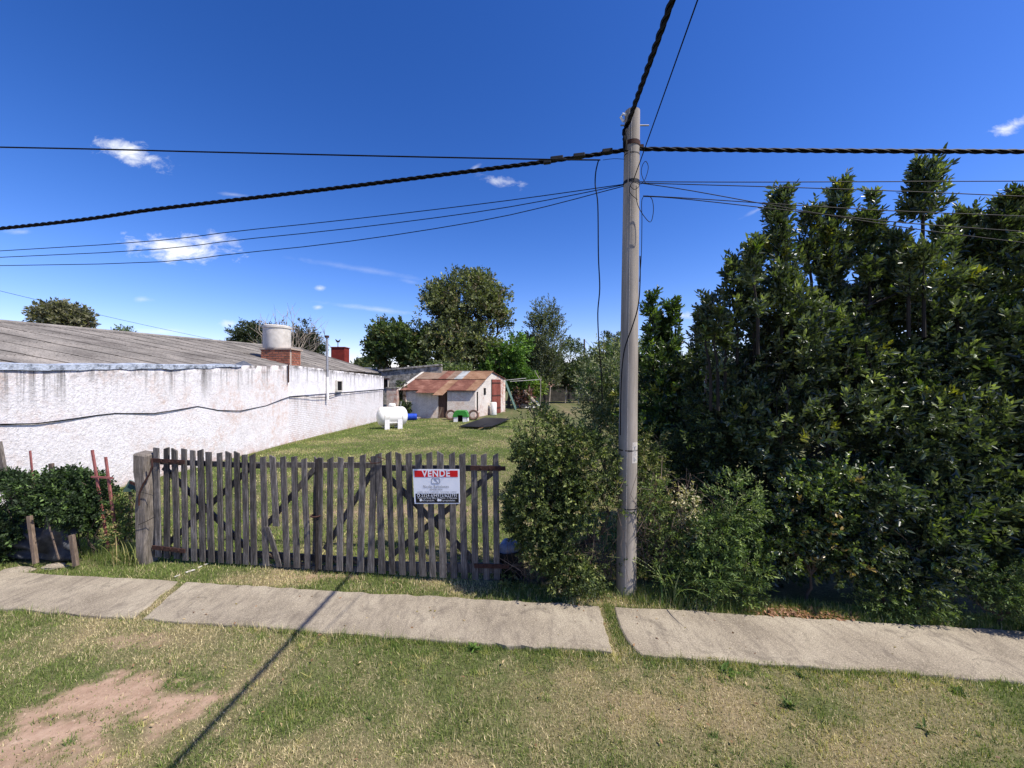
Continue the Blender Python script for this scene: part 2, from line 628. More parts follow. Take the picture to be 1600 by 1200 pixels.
def concrete_mat():
    m = NT('pavement concrete')
    v = m.coord('World')
    n1 = m.noise(v, 1.3, 6, .6)
    n2 = m.noise(v, 130, 4, .75)
    n3 = m.noise(m.coord('World', (1, .25, 1), (0, 0, .5)), 16, 5, .7)
    n4 = m.noise(v, 60, 4, .8)
    col = m.ramp(n1, [(.3, lin(126, 117, 100)), (.5, lin(156, 146, 126)), (.7, lin(178, 168, 146))])
    col = m.mix(m.ramp(n2, [(.38, .9), (.52, 0.0)]), col, lin(92, 82, 74))
    col = m.mix(m.ramp(n4, [(.52, 0.0), (.66, .8)]), col, lin(190, 176, 156))
    col = m.mix(m.ramp(n3, [(.48, 0.0), (.68, .6)]), col, lin(108, 99, 88))
    n5 = m.noise(v, 2.6, 8, .72, 1.2)
    col = m.mix(m.ramp(n5, [(.54, 0.0), (.66, .55)]), col, lin(96, 88, 78))
    vo = m.n('ShaderNodeTexVoronoi', feature='DISTANCE_TO_EDGE'); vo.inputs['Scale'].default_value = .9
    wv_ = m.n('ShaderNodeMix', data_type='RGBA'); wv_.inputs[0].default_value = .22
    nzc = m.n('ShaderNodeTexNoise'); nzc.inputs['Scale'].default_value = 3.5; nzc.inputs['Detail'].default_value = 8; m.l(v, nzc.inputs['Vector'])
    m.l(v, wv_.inputs[6]); m.l(nzc.outputs['Color'], wv_.inputs[7]); m.l(wv_.outputs[2], vo.inputs['Vector'])
    crk = m.math('MULTIPLY', m.ramp(vo.outputs['Distance'], [(.0, 1.0), (.006, 0.0)]), m.ramp(n1, [(.52, 0.0), (.62, .4)]))
    col = m.mix(crk, col, lin(58, 52, 46))
    nb = m.bump(n2, .6, .004)
    nb = m.bump(n4, .5, .006, nb)
    return m.fin(col, .95, nb, .15)


M_CONC = concrete_mat()


def pole_mat():
    m = NT('pole concrete')
    v = m.coord('World')
    n1 = m.noise(m.coord('World', (1, 1, .12)), 7, 6, .65)
    n2 = m.noise(v, 70, 4, .7)
    col = m.ramp(n1, [(.3, lin(120, 113, 103)), (.5, lin(148, 140, 128)), (.7, lin(170, 161, 149))])
    col = m.mix(m.ramp(n2, [(.55, 0.0), (.75, .5)]), col, lin(118, 112, 104))
    return m.fin(col, .85, m.bump(n2, .4, .004), .2)


M_POLE = pole_mat()
M_PALEPATCH = plain('worn white paint', lin(160, 153, 142), lin(204, 198, 188), 40, .8, .2)
M_CABLE = plain('cable jacket', lin(8, 8, 10), lin(16, 16, 18), 20, .6, .1, spec=.12)


# ------------------------------------------------------------------ fields that drive ground colour and grass
_tab = rng.random((256, 256))


def vnoise(x, y):
    xi, yi = np.floor(x).astype(int), np.floor(y).astype(int)
    fx, fy = x - xi, y - yi
    fx, fy = fx * fx * (3 - 2 * fx), fy * fy * (3 - 2 * fy)
    g = lambda a, b: _tab[a % 256, b % 256]
    return (g(xi, yi) * (1 - fx) + g(xi + 1, yi) * fx) * (1 - fy) + (g(xi, yi + 1) * (1 - fx) + g(xi + 1, yi + 1) * fx) * fy


def fbm(x, y, s, o=4):
    r, a, t = 0, 1, 0
    for i in range(o):
        r = r + a * vnoise(x * s + 17.3 * i, y * s + 9.1 * i)
        t += a; a *= .55; s *= 2.1
    return r / t


def sm(x, a, b):
    t = np.clip((x - a) / (b - a), 0, 1)
    return t * t * (3 - 2 * t)


DIRT = []
for (x, y, rx, ry, k) in ((205, 1075, .30, .22, .9), (150, 1095, .42, .26, 1), (262, 1100, .32, .16, 1), (90, 1140, .4, .22, 1), (30, 1185, .45, .2, .9),
                          (255, 1135, .16, .16, .8), (210, 1000, .25, .1, .5), (500, 902, .5, .1, .7), (720, 800, 2.2, .5, .5), (1250, 985, .4, .08, 1)):
    p = pg(x, y)
    DIRT.append((p.x, p.y, rx, ry, k))


def dirt(x, y):
    n = fbm(x, y, 4.5, 6) * .6 + fbm(x + 3, y, 17, 3) * .4
    d = np.zeros_like(x)
    for (cx, cy, rx, ry, k) in DIRT:
        r = np.sqrt(((x - cx) / rx) ** 2 + ((y - cy) / ry) ** 2)
        d = np.maximum(d, k * sm(1.38 - r + (n - .5) * 3.2, .0, .8))
    return d


def dry(x, y):
    n = fbm(x, y, .9, 5)
    d = sm(n, .40, .66)
    p = pg(930, 1120)
    d = d * .75 + .5 * np.exp(-(((x - p.x) / 1.3) ** 2 + ((y - p.y) / .6) ** 2))
    d = d + .35 * sm(fbm(x + 31, y, 3.2, 3), .45, .7) - .12
    return np.clip(d, 0, 1)


# pavement slabs, corner by corner
SLABS = []
def edge_pts(a, b, n, amp, seed):
    r = random.Random(seed)
    out = []
    for i in range(n):
        t = i / n
        p = a.lerp(b, t)
        k = amp if 0 < i else 0
        out.append(Vector((p.x + r.uniform(-k, k), p.y + r.uniform(-k, k) * 1.6, 0)))
    return out


def slab_poly(c, seed):
    pts = []
    ns = (40, 10, 44, 10)
    for i in range(4):
        pts += edge_pts(c[i], c[(i + 1) % 4], ns[i], .012, seed + i)
    return pts


far_l, far_r = pg(0, 895), pg(1600, 990)
def far_edge(x): return on_line(x, 0, *FE)
def fit(p, q):
    b = (q.y - p.y) / (q.x - p.x)
    return (p.y - b * p.x, b)
FE = fit(pg(0, 896), pg(1600, 990))
NE = fit(pg(0, 955), pg(1600, 1071))
def ground_on(x, line):
    p = on_line(x, 600, *line); p.z = 0
    return p
A0, A1 = ground_on(-900, FE), ground_on(-700, NE)
SLABS.append(slab_poly([A1, ground_on(208, NE), ground_on(278, FE), A0], 3))
SLABS.append(slab_poly([ground_on(222, NE), ground_on(957, NE), ground_on(936, FE), ground_on(290, FE)], 13))
q = ground_on(1003, NE)
SLABS.append(slab_poly([q, ground_on(2600, NE), ground_on(2300, FE), ground_on(960, FE)], 23)[:-10] + [ground_on(960, FE), pg(963, 966), pg(969, 984), pg(979, 1003), pg(991, 1018)])


def in_poly(x, y, poly):
    inside = np.zeros(x.shape, bool)
    n = len(poly)
    for i in range(n):
        a, b = poly[i], poly[(i + 1) % n]
        if abs(a.y - b.y) < 1e-9: continue
        c = ((a.y > y) != (b.y > y)) & (x < (b.x - a.x) * (y - a.y) / (b.y - a.y) + a.x)
        inside ^= c
    return inside


def on_slab(x, y):
    r = np.zeros(x.shape, bool)
    for s in SLABS:
        r |= in_poly(x, y, s)
    return r


GREEN1, GREEN2, STRAW = np.array(lin(78, 96, 48)[:3]), np.array(lin(134, 146, 78)[:3]), np.array(lin(212, 196, 154)[:3])
SOIL = np.array(lin(188, 152, 124)[:3])


def height(x, y):
    return (fbm(x, y, .8, 3) - .5) * .05


def build_ground():
    xs = np.unique(np.round(np.concatenate([np.arange(-6, 6.01, .07), np.arange(-14, 14.1, .5), np.array([-18, -25, -40, -70, -130, -250, -500, 18, 25, 40, 70, 130, 250, 500.])]), 3))
    ys = np.unique(np.round(np.concatenate([np.arange(1.6, 6.2, .06), np.arange(-6, 30, .5), np.array([-12, -25, -60, -150, 36, 45, 60, 80, 120, 200, 350, 700.])]), 3))
    X, Y = np.meshgrid(xs, ys)
    x, y = X.ravel(), Y.ravel()
    z = height(x, y)
    V = np.stack([x, y, z], 1)
    nx, ny = len(xs), len(ys)
    i = np.arange((nx - 1) * (ny - 1))
    r, c = i // (nx - 1), i % (nx - 1)
    a = r * nx + c
    F = np.stack([a, a + 1, a + nx + 1, a + nx], 1)
    col = np.stack([dirt(x, y), dry(x, y), np.zeros_like(x)], 1)
    m = NT('turf soil')
    v = m.coord('World')
    at_ = m.attr('Col')
    sp = m.n('ShaderNodeSeparateColor'); m.l(at_.outputs['Color'], sp.inputs[0])
    n1 = m.noise(v, 40, 6, .75)
    n2 = m.noise(v, 6, 6, .7)
    n3 = m.noise(v, .35, 5, .6)
    green = m.ramp(n1, [(.3, lin(48, 54, 32)), (.6, lin(88, 98, 56)), (.75, lin(124, 130, 80))])
    straw = m.ramp(n1, [(.3, lin(88, 76, 56)), (.6, lin(142, 126, 98)), (.8, lin(174, 158, 126))])
    base = m.mix(m.math('ADD', m.math('MULTIPLY', sp.outputs[1], .7), m.ramp(n3, [(.35, 0.0), (.7, .35)]), True), green, straw)
    soil = m.ramp(n2, [(.3, lin(140, 114, 94)), (.6, lin(170, 144, 122)), (.8, lin(190, 167, 145))])
    soil = m.mix(m.ramp(n1, [(.3, .5), (.45, 0.0)]), soil, lin(120, 96, 80))
    colr = m.mix(sp.outputs[0], base, soil)
    nb = m.bump(n1, .5, .012)
    nb = m.bump(n2, .4, .03, nb)
    mat = m.fin(colr, .95, nb, .1)
    o = mesh_np('ground', V, F, mat, col=col, smooth=True)
    tag(o, 'lawn ground with bare earth patches and dry turf', None, None, 'structure')


build_ground()


def build_slabs():
    root = thing('pavement', 'cracked pale concrete pavement in long slabs along the verge', None, (0, 4.6, 0), None, 'structure')
    for poly in SLABS:
        m = MB()
        n = len(poly)
        top = [Vector((p.x, p.y, .032)) for p in poly]
        cen = sum(top, Vector()) / n
        ins = [p.lerp(cen, .012 / max(.3, (p - cen).length)) for p in top]
        low = [Vector((p.x, p.y, .022)) for p in poly]
        bot = [Vector((p.x, p.y, -.06)) for p in poly]
        vs = ins + low + bot
        fs = [tuple(range(n))]
        for i in range(n):
            j = (i + 1) % n
            fs.append((n + i, n + j, j, i))
            fs.append((2 * n + i, 2 * n + j, n + j, n + i))
        m.add(vs, fs)
        m.build('slab', M_CONC, root)


build_slabs()


# ------------------------------------------------------------------ grass
def blades(x, y, z, L, W, col, lean=.9, tip=1.35):
    n = len(x)
    az = rng.uniform(0, 2 * np.pi, n)
    fa = rng.uniform(0, 2 * np.pi, n)
    ln = np.abs(rng.normal(.0, lean, n))
    P = np.stack([x, y, z], 1)
    side = np.stack([np.cos(fa), np.sin(fa), np.zeros(n)], 1) * (W / 2)[:, None]
    th = np.clip(ln, 0, 1.45)
    D = np.stack([np.cos(az) * np.sin(th), np.sin(az) * np.sin(th), np.cos(th)], 1) * L[:, None]
    D[:, 2] = np.maximum(D[:, 2], .004)
    V = np.empty((n, 3, 3), np.float32)
    V[:, 0] = P - side; V[:, 1] = P + side; V[:, 2] = P + D
    F = np.arange(n * 3).reshape(n, 3)
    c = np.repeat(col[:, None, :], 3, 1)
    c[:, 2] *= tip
    return V.reshape(-1, 3), F, c.reshape(-1, 3)


def grass_cols(x, y, d, bias=0.0):
    n = len(x)
    t = rng.random((n, 1))
    g = GREEN1 * (1 - t) + GREEN2 * t
    s = STRAW * rng.uniform(.55, 1.05, (n, 1))
    k = rng.random(n) < np.clip(d * .88 + .10 + bias, 0, .95)
    c = np.where(k[:, None], s, g) * rng.uniform(.6, 1.25, (n, 1))
    return c


def scatter(n, x0, x1, y0, y1):
    return rng.uniform(x0, x1, n), rng.uniform(y0, y1, n)


def verge():
    # near verge, in view on both sides of the pavement
    n = 640000
    y = 1.7 + 4.05 * rng.random(n)
    x = rng.uniform(-1, 1, n) * (y * 1.32 + 1.2)
    d, q = dirt(x, y), dry(x, y)
    edge = np.exp(-((y - (NE[0] + NE[1] * x)) / .12) ** 2)
    den = (1 - d * .97) * (.45 + .55 * fbm(x, y, 2.2, 3))
    keep = (rng.random(n) < den) & ~on_slab(x, y)
    behind = y > GA + GB * x + .05
    keep &= ~behind
    x, y, q, d, edge = x[keep], y[keep], q[keep], d[keep], edge[keep]
    n = len(x)
    L = rng.uniform(.012, .044, n) * (.6 + 1.1 * fbm(x, y, 1.7, 2)) * (1 - .3 * q) * (.5 + fbm(x, y, 9, 2))
    farside = y > FE[0] + FE[1] * x
    L = np.where(farside, L * 1.4, L) * (1 + 1.1 * edge)
    W = rng.uniform(.003, .0078, n) * (1 + .35 * farside)
    col = grass_cols(x, y, q)
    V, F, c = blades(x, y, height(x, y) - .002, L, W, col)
    o = mesh_np('verge_grass', V, F, M_GRASS, col=c)
    tag(o, 'short dry and green grass on the verge beside the pavement', 'grass', None, 'stuff')
    # grass in the two joints between the slabs
    # lot behind the gate
    n = 330000
    y = 5.3 + 24 * rng.random(n) ** 1.7
    x = rng.uniform(-9.7, 3.5, n)
    keep = (y > GA + GB * x + .03) & (x > -y * 1.35) & (x < y * .35 + .8)
    x, y = x[keep], y[keep]
    d, q = dirt(x, y), dry(x, y)
    keep = rng.random(len(x)) < (1 - .9 * d) * (.4 + .6 * fbm(x, y, 1.2, 3))
    x, y, q = x[keep], y[keep], q[keep]
    n = len(x)
    L = rng.uniform(.025, .07, n) * (.7 + .6 * fbm(x, y, .6, 2))
    W = rng.uniform(.006, .011, n) * (1 + y / 14)
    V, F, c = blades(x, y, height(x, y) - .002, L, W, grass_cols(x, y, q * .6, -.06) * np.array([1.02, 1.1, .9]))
    o = mesh_np('yard_grass', V, F, M_GRASS, col=c)
    tag(o, 'mown green grass of the yard behind the gate', 'grass', None, 'stuff')
    # taller rank fringe at the foot of gate, hedges and wall
    xs, ys, hs = [], [], []
    def strip(a, b, w, n, h):
        t = rng.random(n)
        xs.append(a[0] + (b[0] - a[0]) * t + rng.normal(0, w, n)); ys.append(a[1] + (b[1] - a[1]) * t + rng.normal(0, w, n)); hs.append(np.full(n, h))
    strip((-8.2, 6.15), (-5.6, 5.95), .08, 5000, .14)
    strip((-5.95, 5.95), (-5.45, 5.9), .10, 2500, .26)
    strip(tuple(pg(800, 925)[:2]), tuple(pg(960, 928)[:2]), .09, 4000, .10)
    strip(tuple(pg(985, 935)[:2]), tuple(pg(1180, 948)[:2]), .10, 7500, .15)
    strip(tuple(pg(1180, 950)[:2]), tuple(pg(1620, 985)[:2]), .07, 8000, .10)
    strip((-9.6, 9), (-9.0, 27), .12, 8000, .16)
    strip(tuple(pg(215, 952)[:2]), tuple(pg(283, 908)[:2]), .02, 900, .04)
    strip(tuple(pg(975, 1015)[:2]), tuple(pg(948, 945)[:2]), .035, 1800, .05)
    x, y, h = map(np.concatenate, (xs, ys, hs))
    k = ~on_slab(x, y)
    ex_ = rng.uniform(-3.2, 3.6, 9000)
    ey_ = NE[0] + NE[1] * ex_ + rng.normal(-.01, .018, 9000)
    kk = fbm(ex_, ey_, 2.6, 3) + rng.normal(0, .05, 9000) > .47
    x, y, h = np.concatenate([x, ex_[kk]]), np.concatenate([y, ey_[kk]]), np.concatenate([h, np.full(kk.sum(), .055)])
    ex_ = rng.uniform(-5, 5.5, 7000)
    ey_ = FE[0] + FE[1] * ex_ + rng.normal(.015, .018, 7000)
    kk = fbm(ex_, ey_, 2.6, 3) > .5
    x, y, h = np.concatenate([x, ex_[kk]]), np.concatenate([y, ey_[kk]]), np.concatenate([h, np.full(kk.sum(), .05)])
    k = np.concatenate([k, np.ones(len(x) - len(k), bool)])
    x, y, h = x[k], y[k], h[k]
    n = len(x)
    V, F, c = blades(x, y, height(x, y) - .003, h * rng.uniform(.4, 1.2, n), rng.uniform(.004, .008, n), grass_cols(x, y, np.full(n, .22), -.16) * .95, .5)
    o = mesh_np('rank_grass', V, F, M_GRASS, col=c)
    tag(o, 'taller rank grass along the foot of hedge gate and wall', 'grass', None, 'stuff')
    # fallen leaves under the right hedge
    n = 900
    t = rng.random(n)
    a, b = pg(1195, 960), pg(1330, 968)
    x = a.x + (b.x - a.x) * t + rng.normal(0, .12, n)
    y = a.y + (b.y - a.y) * t + rng.normal(.03, .06, n)
    k = ~on_slab(x, y)
    x, y = x[k], y[k]; n = len(x)
    P = np.stack([x, y, np.full(n, .025) + rng.uniform(0, .02, n)], 1)
    D = rng.normal(0, 1, (n, 3)); D[:, 2] *= .25
    D /= np.linalg.norm(D, axis=1)[:, None]
    c = np.array(lin(168, 128, 100)[:3]) * rng.uniform(.5, 1.25, (n, 1))
    V, F, cc = leaves(P, D, rng.uniform(.03, .06, n), .42, c, up=True)
    o = mesh_np('fallen_leaves', V, F, M_LEAFDULL, col=cc)
    tag(o, 'dry fallen leaves on bare soil under the laurel hedge', 'leaf litter', None, 'stuff')


# ------------------------------------------------------------------ foliage
def unit(v):
    return v / np.maximum(np.linalg.norm(v, axis=-1, keepdims=True), 1e-9)


def leaves(P, D, L, wr, col, up=False, six=True):
    """leaf blades: base points P, directions D, lengths L, width ratio, colour per leaf"""
    n = len(P)
    D = unit(D)
    R = rng.normal(0, 1, (n, 3))
    if up:
        R = R * .35 + np.array([0, 0, 1.0])
    S = unit(np.cross(D, R))
    Nn = np.cross(S, D)
    L = L[:, None]
    w = L * wr * .5
    if six:
        V = np.empty((n, 6, 3), np.float32)
        droop = -Nn * L * .06
        V[:, 0] = P
        V[:, 1] = P + D * L * .33 + S * w * .95 + Nn * w * .3
        V[:, 2] = P + D * L * .70 + S * w * .8 + Nn * w * .25 + droop
        V[:, 3] = P + D * L + droop * 2
        V[:, 4] = P + D * L * .70 - S * w * .8 + Nn * w * .25 + droop
        V[:, 5] = P + D * L * .33 - S * w * .95 + Nn * w * .3
        b = np.arange(n)[:, None] * 6
        F = np.concatenate([b + np.array([0, 1, 2, 3]), b + np.array([0, 3, 4, 5])])
        return V.reshape(-1, 3), F, np.repeat(col, 6, 0)
    V = np.empty((n, 4, 3), np.float32)
    V[:, 0] = P
    V[:, 1] = P + D * L * .45 + S * w
    V[:, 2] = P + D * L
    V[:, 3] = P + D * L * .45 - S * w
    F = np.arange(n * 4).reshape(n, 4)
    return V.reshape(-1, 3), F, np.repeat(col, 4, 0)


def shoots(P, A, ln, k, L, wr, col, spread=.9, six=True, jit=.35, up=False):
    """K shoots from P along A, each with k leaves set round it in a spiral"""
    K = len(P)
    A = unit(A)
    ref = np.where(np.abs(A[:, 2:3]) > .8, np.array([[1., 0, 0]]), np.array([[0, 0, 1.]]))
    e1 = unit(np.cross(A, ref)); e2 = np.cross(A, e1)
    t = (np.arange(k) + .5) / k
    ph = rng.uniform(0, 6.28, (K, 1)) + np.arange(k)[None] * 2.4
    rad = e1[:, None] * np.cos(ph)[..., None] + e2[:, None] * np.sin(ph)[..., None]
    pos = P[:, None] + A[:, None] * (ln[:, None] * t[None])[..., None]
    spr = spread * (1.15 - .75 * t)[None, :, None]
    d = A[:, None] * .75 + rad * spr + rng.normal(0, jit, (K, k, 3)) * .6
    c = np.repeat(col[:, None], k, 1) * rng.uniform(.6, 1.4, (K, k, 1))
    lens = L * rng.uniform(.6, 1.15, K * k)
    return leaves(pos.reshape(-1, 3), d.reshape(-1, 3), lens, wr, c.reshape(-1, 3), up, six)


def noise3(P, s):
    return (vnoise(P[:, 0] * s + P[:, 2] * s * .7, P[:, 1] * s - P[:, 2] * s * .45) + vnoise(P[:, 2] * s * 1.1 + 40, P[:, 0] * s * .9 + P[:, 1] * .3 * s)) / 2


def fill(blobs, K, shell=2.4, gap=.42, gs=1.4, floor=.02):
    """K points inside ellipsoid blobs [(centre, radii)], thicker to the outside, thinned by noise; also the outward direction"""
    vol = np.array([(r[0] * r[1] * r[2]) ** .72 for _, r in blobs])
    out_p, out_d = [], []
    got = 0
    while got < K:
        idx = rng.choice(len(blobs), K * 2, p=vol / vol.sum())
        cen = np.array([list(blobs[i][0]) for i in range(len(blobs))])[idx]
        rad = np.array([list(blobs[i][1]) for i in range(len(blobs))])[idx]
        d = unit(rng.normal(0, 1, (len(idx), 3)))
        rr = rng.random((len(idx), 1)) ** (1 / shell)
        p = cen + d * rr * rad * (1 + .22 * (noise3(cen + d * rad, 1.9) - .5))[:, None]
        k = (noise3(p, gs) + rng.normal(0, .06, len(p)) > gap) & (p[:, 2] > floor)
        out_p.append(p[k]); out_d.append(unit(d / rad)[k])
        got += k.sum()
        if len(out_p) > 40: break
    return np.concatenate(out_p)[:K], np.concatenate(out_d)[:K]


def pal(n, cols, w=None):
    c = np.array([lin(*x)[:3] for x in cols])
    i = rng.choice(len(c), n, p=w)
    return c[i]


def join(parts):
    V, F, Cc, b = [], [], [], 0
    for v, f, c in parts:
        V.append(v); F.append(f + b); Cc.append(c); b += len(v)
    return np.concatenate(V), np.concatenate(F), np.concatenate(Cc)


def wob(a, b, n, amp, seed=None):
    r = random.Random(seed)
    a, b = Vector(a), Vector(b)
    L = (b - a).length
    o = [a]
    off = Vector((0, 0, 0))
    for i in range(1, n):
        t = i / n
        off += Vector((r.gauss(0, 1), r.gauss(0, 1), r.gauss(0, .5))) * amp * L / n
        o.append(a.lerp(b, t) + off * math.sin(math.pi * t) * 1.2)
    o.append(b)
    return o


def limbs(mb, base, blobs, r0, tips=6, seed=1, sides=6):
    rd = random.Random(seed)
    cs = [Vector(b[0]) for b in blobs]
    top = max(c.z for c in cs)
    fork = Vector(base) + (sum(cs, Vector()) / len(cs) - Vector(base)) * .35
    mb.tube(wob(base, fork, 4, .15, seed), [r0 * (1 - .09 * i) for i in range(5)], 8)
    for i, (c, rr) in enumerate(blobs):
        c = Vector(c)
        p = wob(fork, c, 5, .3, seed + i)
        mb.tube(p, [r0 * .6 * (1 - .14 * k) for k in range(6)], sides)
        for j in range(tips):
            d = Vector((rd.gauss(0, 1), rd.gauss(0, 1), rd.gauss(.3, 1))).normalized()
            e = c + Vector((d.x * rr[0], d.y * rr[1], d.z * rr[2])) * rd.uniform(.6, .95)
            if e.z < .1: continue
            s = p[rd.randint(2, 5)]
            q = wob(s, e, 4, .3, seed * 7 + i * 31 + j)
            mb.tube(q, [r0 * .26 * (1 - .19 * k) for k in range(5)], 4)
    return mb


def blob(x, y, d, rx, ry, rd=None):
    return (at(x, y, d), (rx / FOC * d, (rd if rd else rx / FOC * d), ry / FOC * d))


def tree(name, label, cat, base, blobs, K, k, L, wr, cols, w=None, mat=None, r0=.2, group=None, spread=1.0, ln=.5, gap=.42, gs=.5, shell=2.2, up=.4, six=False, bark=None, tips=6, seed=1, down=0):
    t = thing(name, label, cat, base, group)
    limbs(MB(), base, blobs, r0, tips, seed).build('trunk', bark or M_BARK, t, True)
    P, D = fill(blobs, K, shell, gap, gs)
    A = D * .8 + rng.normal(0, .5, P.shape) + np.array([0, 0, up - down])
    col = pal(len(P), cols, w) * (0.75 + .5 * noise3(P, gs * 1.7))[:, None]
    V, F, c = shoots(P, A, ln * rng.uniform(.6, 1.2, len(P)), k, L, wr, col, spread, six)
    mesh_np('crown', V, F, mat or M_LEAFDULL, t, c)
    return t


verge()

# ------------------------------------------------------------------ long white house on the left
def wall_x(y):
    return -9.83 if y <= 17.5 else -9.83 + (y - 17.5) / 10.8 * .66


def on_wall(x, y, off=0.0):
    u = (x - 800) / FOC
    d = -9.83 / u
    if d > 17.5:
        # X = -9.83 + (d-17.5)*.0611 = u d
        d = (-9.83 - 17.5 * .0611) / (u - .0611)
    p = at(x, y, d); p.x += off
    return p


def panel(name, mat, parent, ys, zlo, ztop, xf, thick):
    """upright wall sheet with a front, a back and a top; Col holds depth below top and height"""
    nz = 14
    V, F, col = [], [], []
    for y in ys:
        for j in range(nz + 1):
            z = zlo(y) + (ztop(y) - zlo(y)) * j / nz
            V.append((xf(y), y, z)); col.append((ztop(y) - z, z, 0))
    n = nz + 1
    for i in range(len(ys) - 1):
        for j in range(nz):
            a = i * n + j
            F.append((a, a + n, a + n + 1, a + 1))
    b = len(V)
    for y in ys:
        for z in (zlo(y), ztop(y)):
            V.append((xf(y) - thick, y, z)); col.append((ztop(y) - z, z, 0))
    for i in range(len(ys) - 1):
        a = b + 2 * i
        F.append((a, a + 1, a + 3, a + 2))
        F.append((i * n + nz, (i + 1) * n + nz, a + 3, a + 1))
    for i, e in ((0, 0), (len(ys) - 1, 1)):
        F.append((i * n, i * n + nz, b + 2 * i + 1, b + 2 * i))
    return mesh_np(name, V, F, mat, parent, np.array(col, np.float32))


def zt1(y):
    return 2.80 + (y - 4) * .0448 + .02 * math.sin(y * 3.1) * math.sin(y * 1.3)


def zt2(y):
    return 3.44 - (y - 17.5) * .027


def zmid(y):
    return 2.06 + (y - 17.5) * .016


house = thing('long_house', 'long low white roughcast house with grey corrugated roof along the left boundary', 'house', (-10, 14, 0))
Y1 = list(np.arange(3.0, 17.51, .25))
Y1[-1] = 17.5
panel('wall', M_STUCCO, house, Y1, lambda y: -.05, zt1, lambda y: wall_x(y) + .012 * math.sin(y * 2.1), .3)
Y2 = list(np.linspace(17.5, 28.3, 30))
panel('wall', M_WHITEBRICK, house, Y2, lambda y: -.05, zmid, lambda y: wall_x(y) - .03, .3)
panel('plaster_band', M_PLASTER, house, Y2, zmid, zt2, lambda y: wall_x(y) + .015, .3)
# silver flashing on the parapet
m = MB()
ys = np.arange(3.0, 14.6, .3)
for i in range(len(ys) - 1):
    pts = []
    for y in (ys[i], ys[i + 1]):
        z = zt1(y)
        j = .012 * math.sin(y * 9.7) + .010 * math.sin(y * 5.3)
        w = .10 - .05 * sm(np.array(y), 11., 14.5)
        pts.append([Vector((wall_x(y) + .03, y, z - w + j)), Vector((wall_x(y) + .035, y, z + .02)), Vector((wall_x(y) - .3, y, z + .05)), Vector((wall_x(y) - .3, y, z - .02))])
    a, b = pts
    m.add(a + b, [(0, 4, 5, 1), (1, 5, 6, 2), (2, 6, 7, 3)])
m.build('flashing', M_FLASH, house)
# roof: bilinear surface from eave to ridge
def eave(s):
    y = 2.5 + s * 25.3
    z = 2.62 + .45 * min(1, max(0, (y - 2.5) / 12)) + (.30 * min(1, max(0, (y - 10) / 8)))
    return Vector((-10.02 + .62 * max(0, (y - 17.5) / 10.5), y, z))
def ridge(s):
    y = 1.0 + s * 24.8
    t = (y - 12.2) / 13.6
    return Vector((-15.7 + 1.9 * t, y, 4.47 + .38 * t))
def roof_pt(s, t):
    return eave(s).lerp(ridge(s), t)
cs, wv = 28, 7
vs, fs = [], []
for i in range(cs + 1):
    a = i / cs
    z = .030 * math.cos(2 * math.pi * wv * a)
    vs += [(a, 0, z + .012), (a, 1.06, z), (a, 0, z + .002)]
for i in range(cs):
    b = 3 * i
    fs += [(b, b + 3, b + 4, b + 1), (b, b + 2, b + 5, b + 3)]
NC, NR = 24, 4
for i in range(NC):
    for j in range(NR):
        s0, s1 = i / NC, (i + 1) / NC
        jt = random.uniform(-.006, .006)
        o = roof_pt(s0, j / NR + jt); ex = roof_pt(s1 + .003, j / NR + jt) - o; ey = roof_pt(s0, (j + 1) / NR) - o
        n = ex.cross(ey).normalized()
        o = o + n * random.uniform(0, .007)
        M = Matrix((( ex.x, ey.x, n.x, o.x), (ex.y, ey.y, n.y, o.y), (ex.z, ey.z, n.z, o.z), (0, 0, 0, 1)))
        sheet(vs, fs, M_ROOF, house, M)
m = MB()
m.tube([ridge(s) + Vector((0, 0, .03)) for s in np.linspace(0, 1, 12)], .085, 10)
m.build('ridge_cap', M_ROOF, house, True)
# dark repair slate lying proud, rear slope, gable end, back wall
m = MB()
back = [Vector((-21, 1.0, 2.7)), Vector((-19.5, 25.8, 3.0))]
m.prism([ridge(0), ridge(1), back[1], back[0]], (0, 0, -.06)); m.build('rear_roof', M_ROOF, house)
m = MB()
m.prism([Vector((-9.6, 27.6, 0)), Vector((-9.6, 27.6, 3.2)), ridge(1) + Vector((0, 0, -.12)), Vector((-19.4, 25.7, 2.9)), Vector((-19.4, 25.7, 0))], (0, -.25, 0)); m.build('gable_wall', M_PLASTER, house)
# barge along the far end of the roof
m = MB(); m.beam(eave(1) + Vector((0, .04, .03)), ridge(1) + Vector((0, .04, .05)), .10, .12, (0, 0, 1)); m.build('barge_board', M_ROOF, house)
# small raised vent cowl at the eave
m = MB()
p = on_wall(392, 574)
m.add([p + Vector((-.05, -.45, 0)), p + Vector((-.05, .5, 0)), p + Vector((-.6, .5, .0)), p + Vector((-.6, -.45, 0)), p + Vector((-.3, .05, .26))], [(0, 1, 4), (1, 2, 4), (2, 3, 4), (3, 0, 4), (0, 3, 2, 1)])
m.build('roof_cowl', M_SLATE, house)
# window in the plaster band
wp = on_wall(528, 603)
w = MB().box(wp + Vector((.03, 0, 0)), (.10, .62, .52)); f = w.build('window', M_HOLE, house)
for dy, dz, sy, sz in ((-.33, 0, .06, .62), (.33, 0, .06, .62), (0, .28, .6, .06), (0, -.28, .6, .06)):
    MB().box(wp + Vector((.045, dy, dz)), (.14, sy, sz)).build('frame', M_TANKCONC, f)
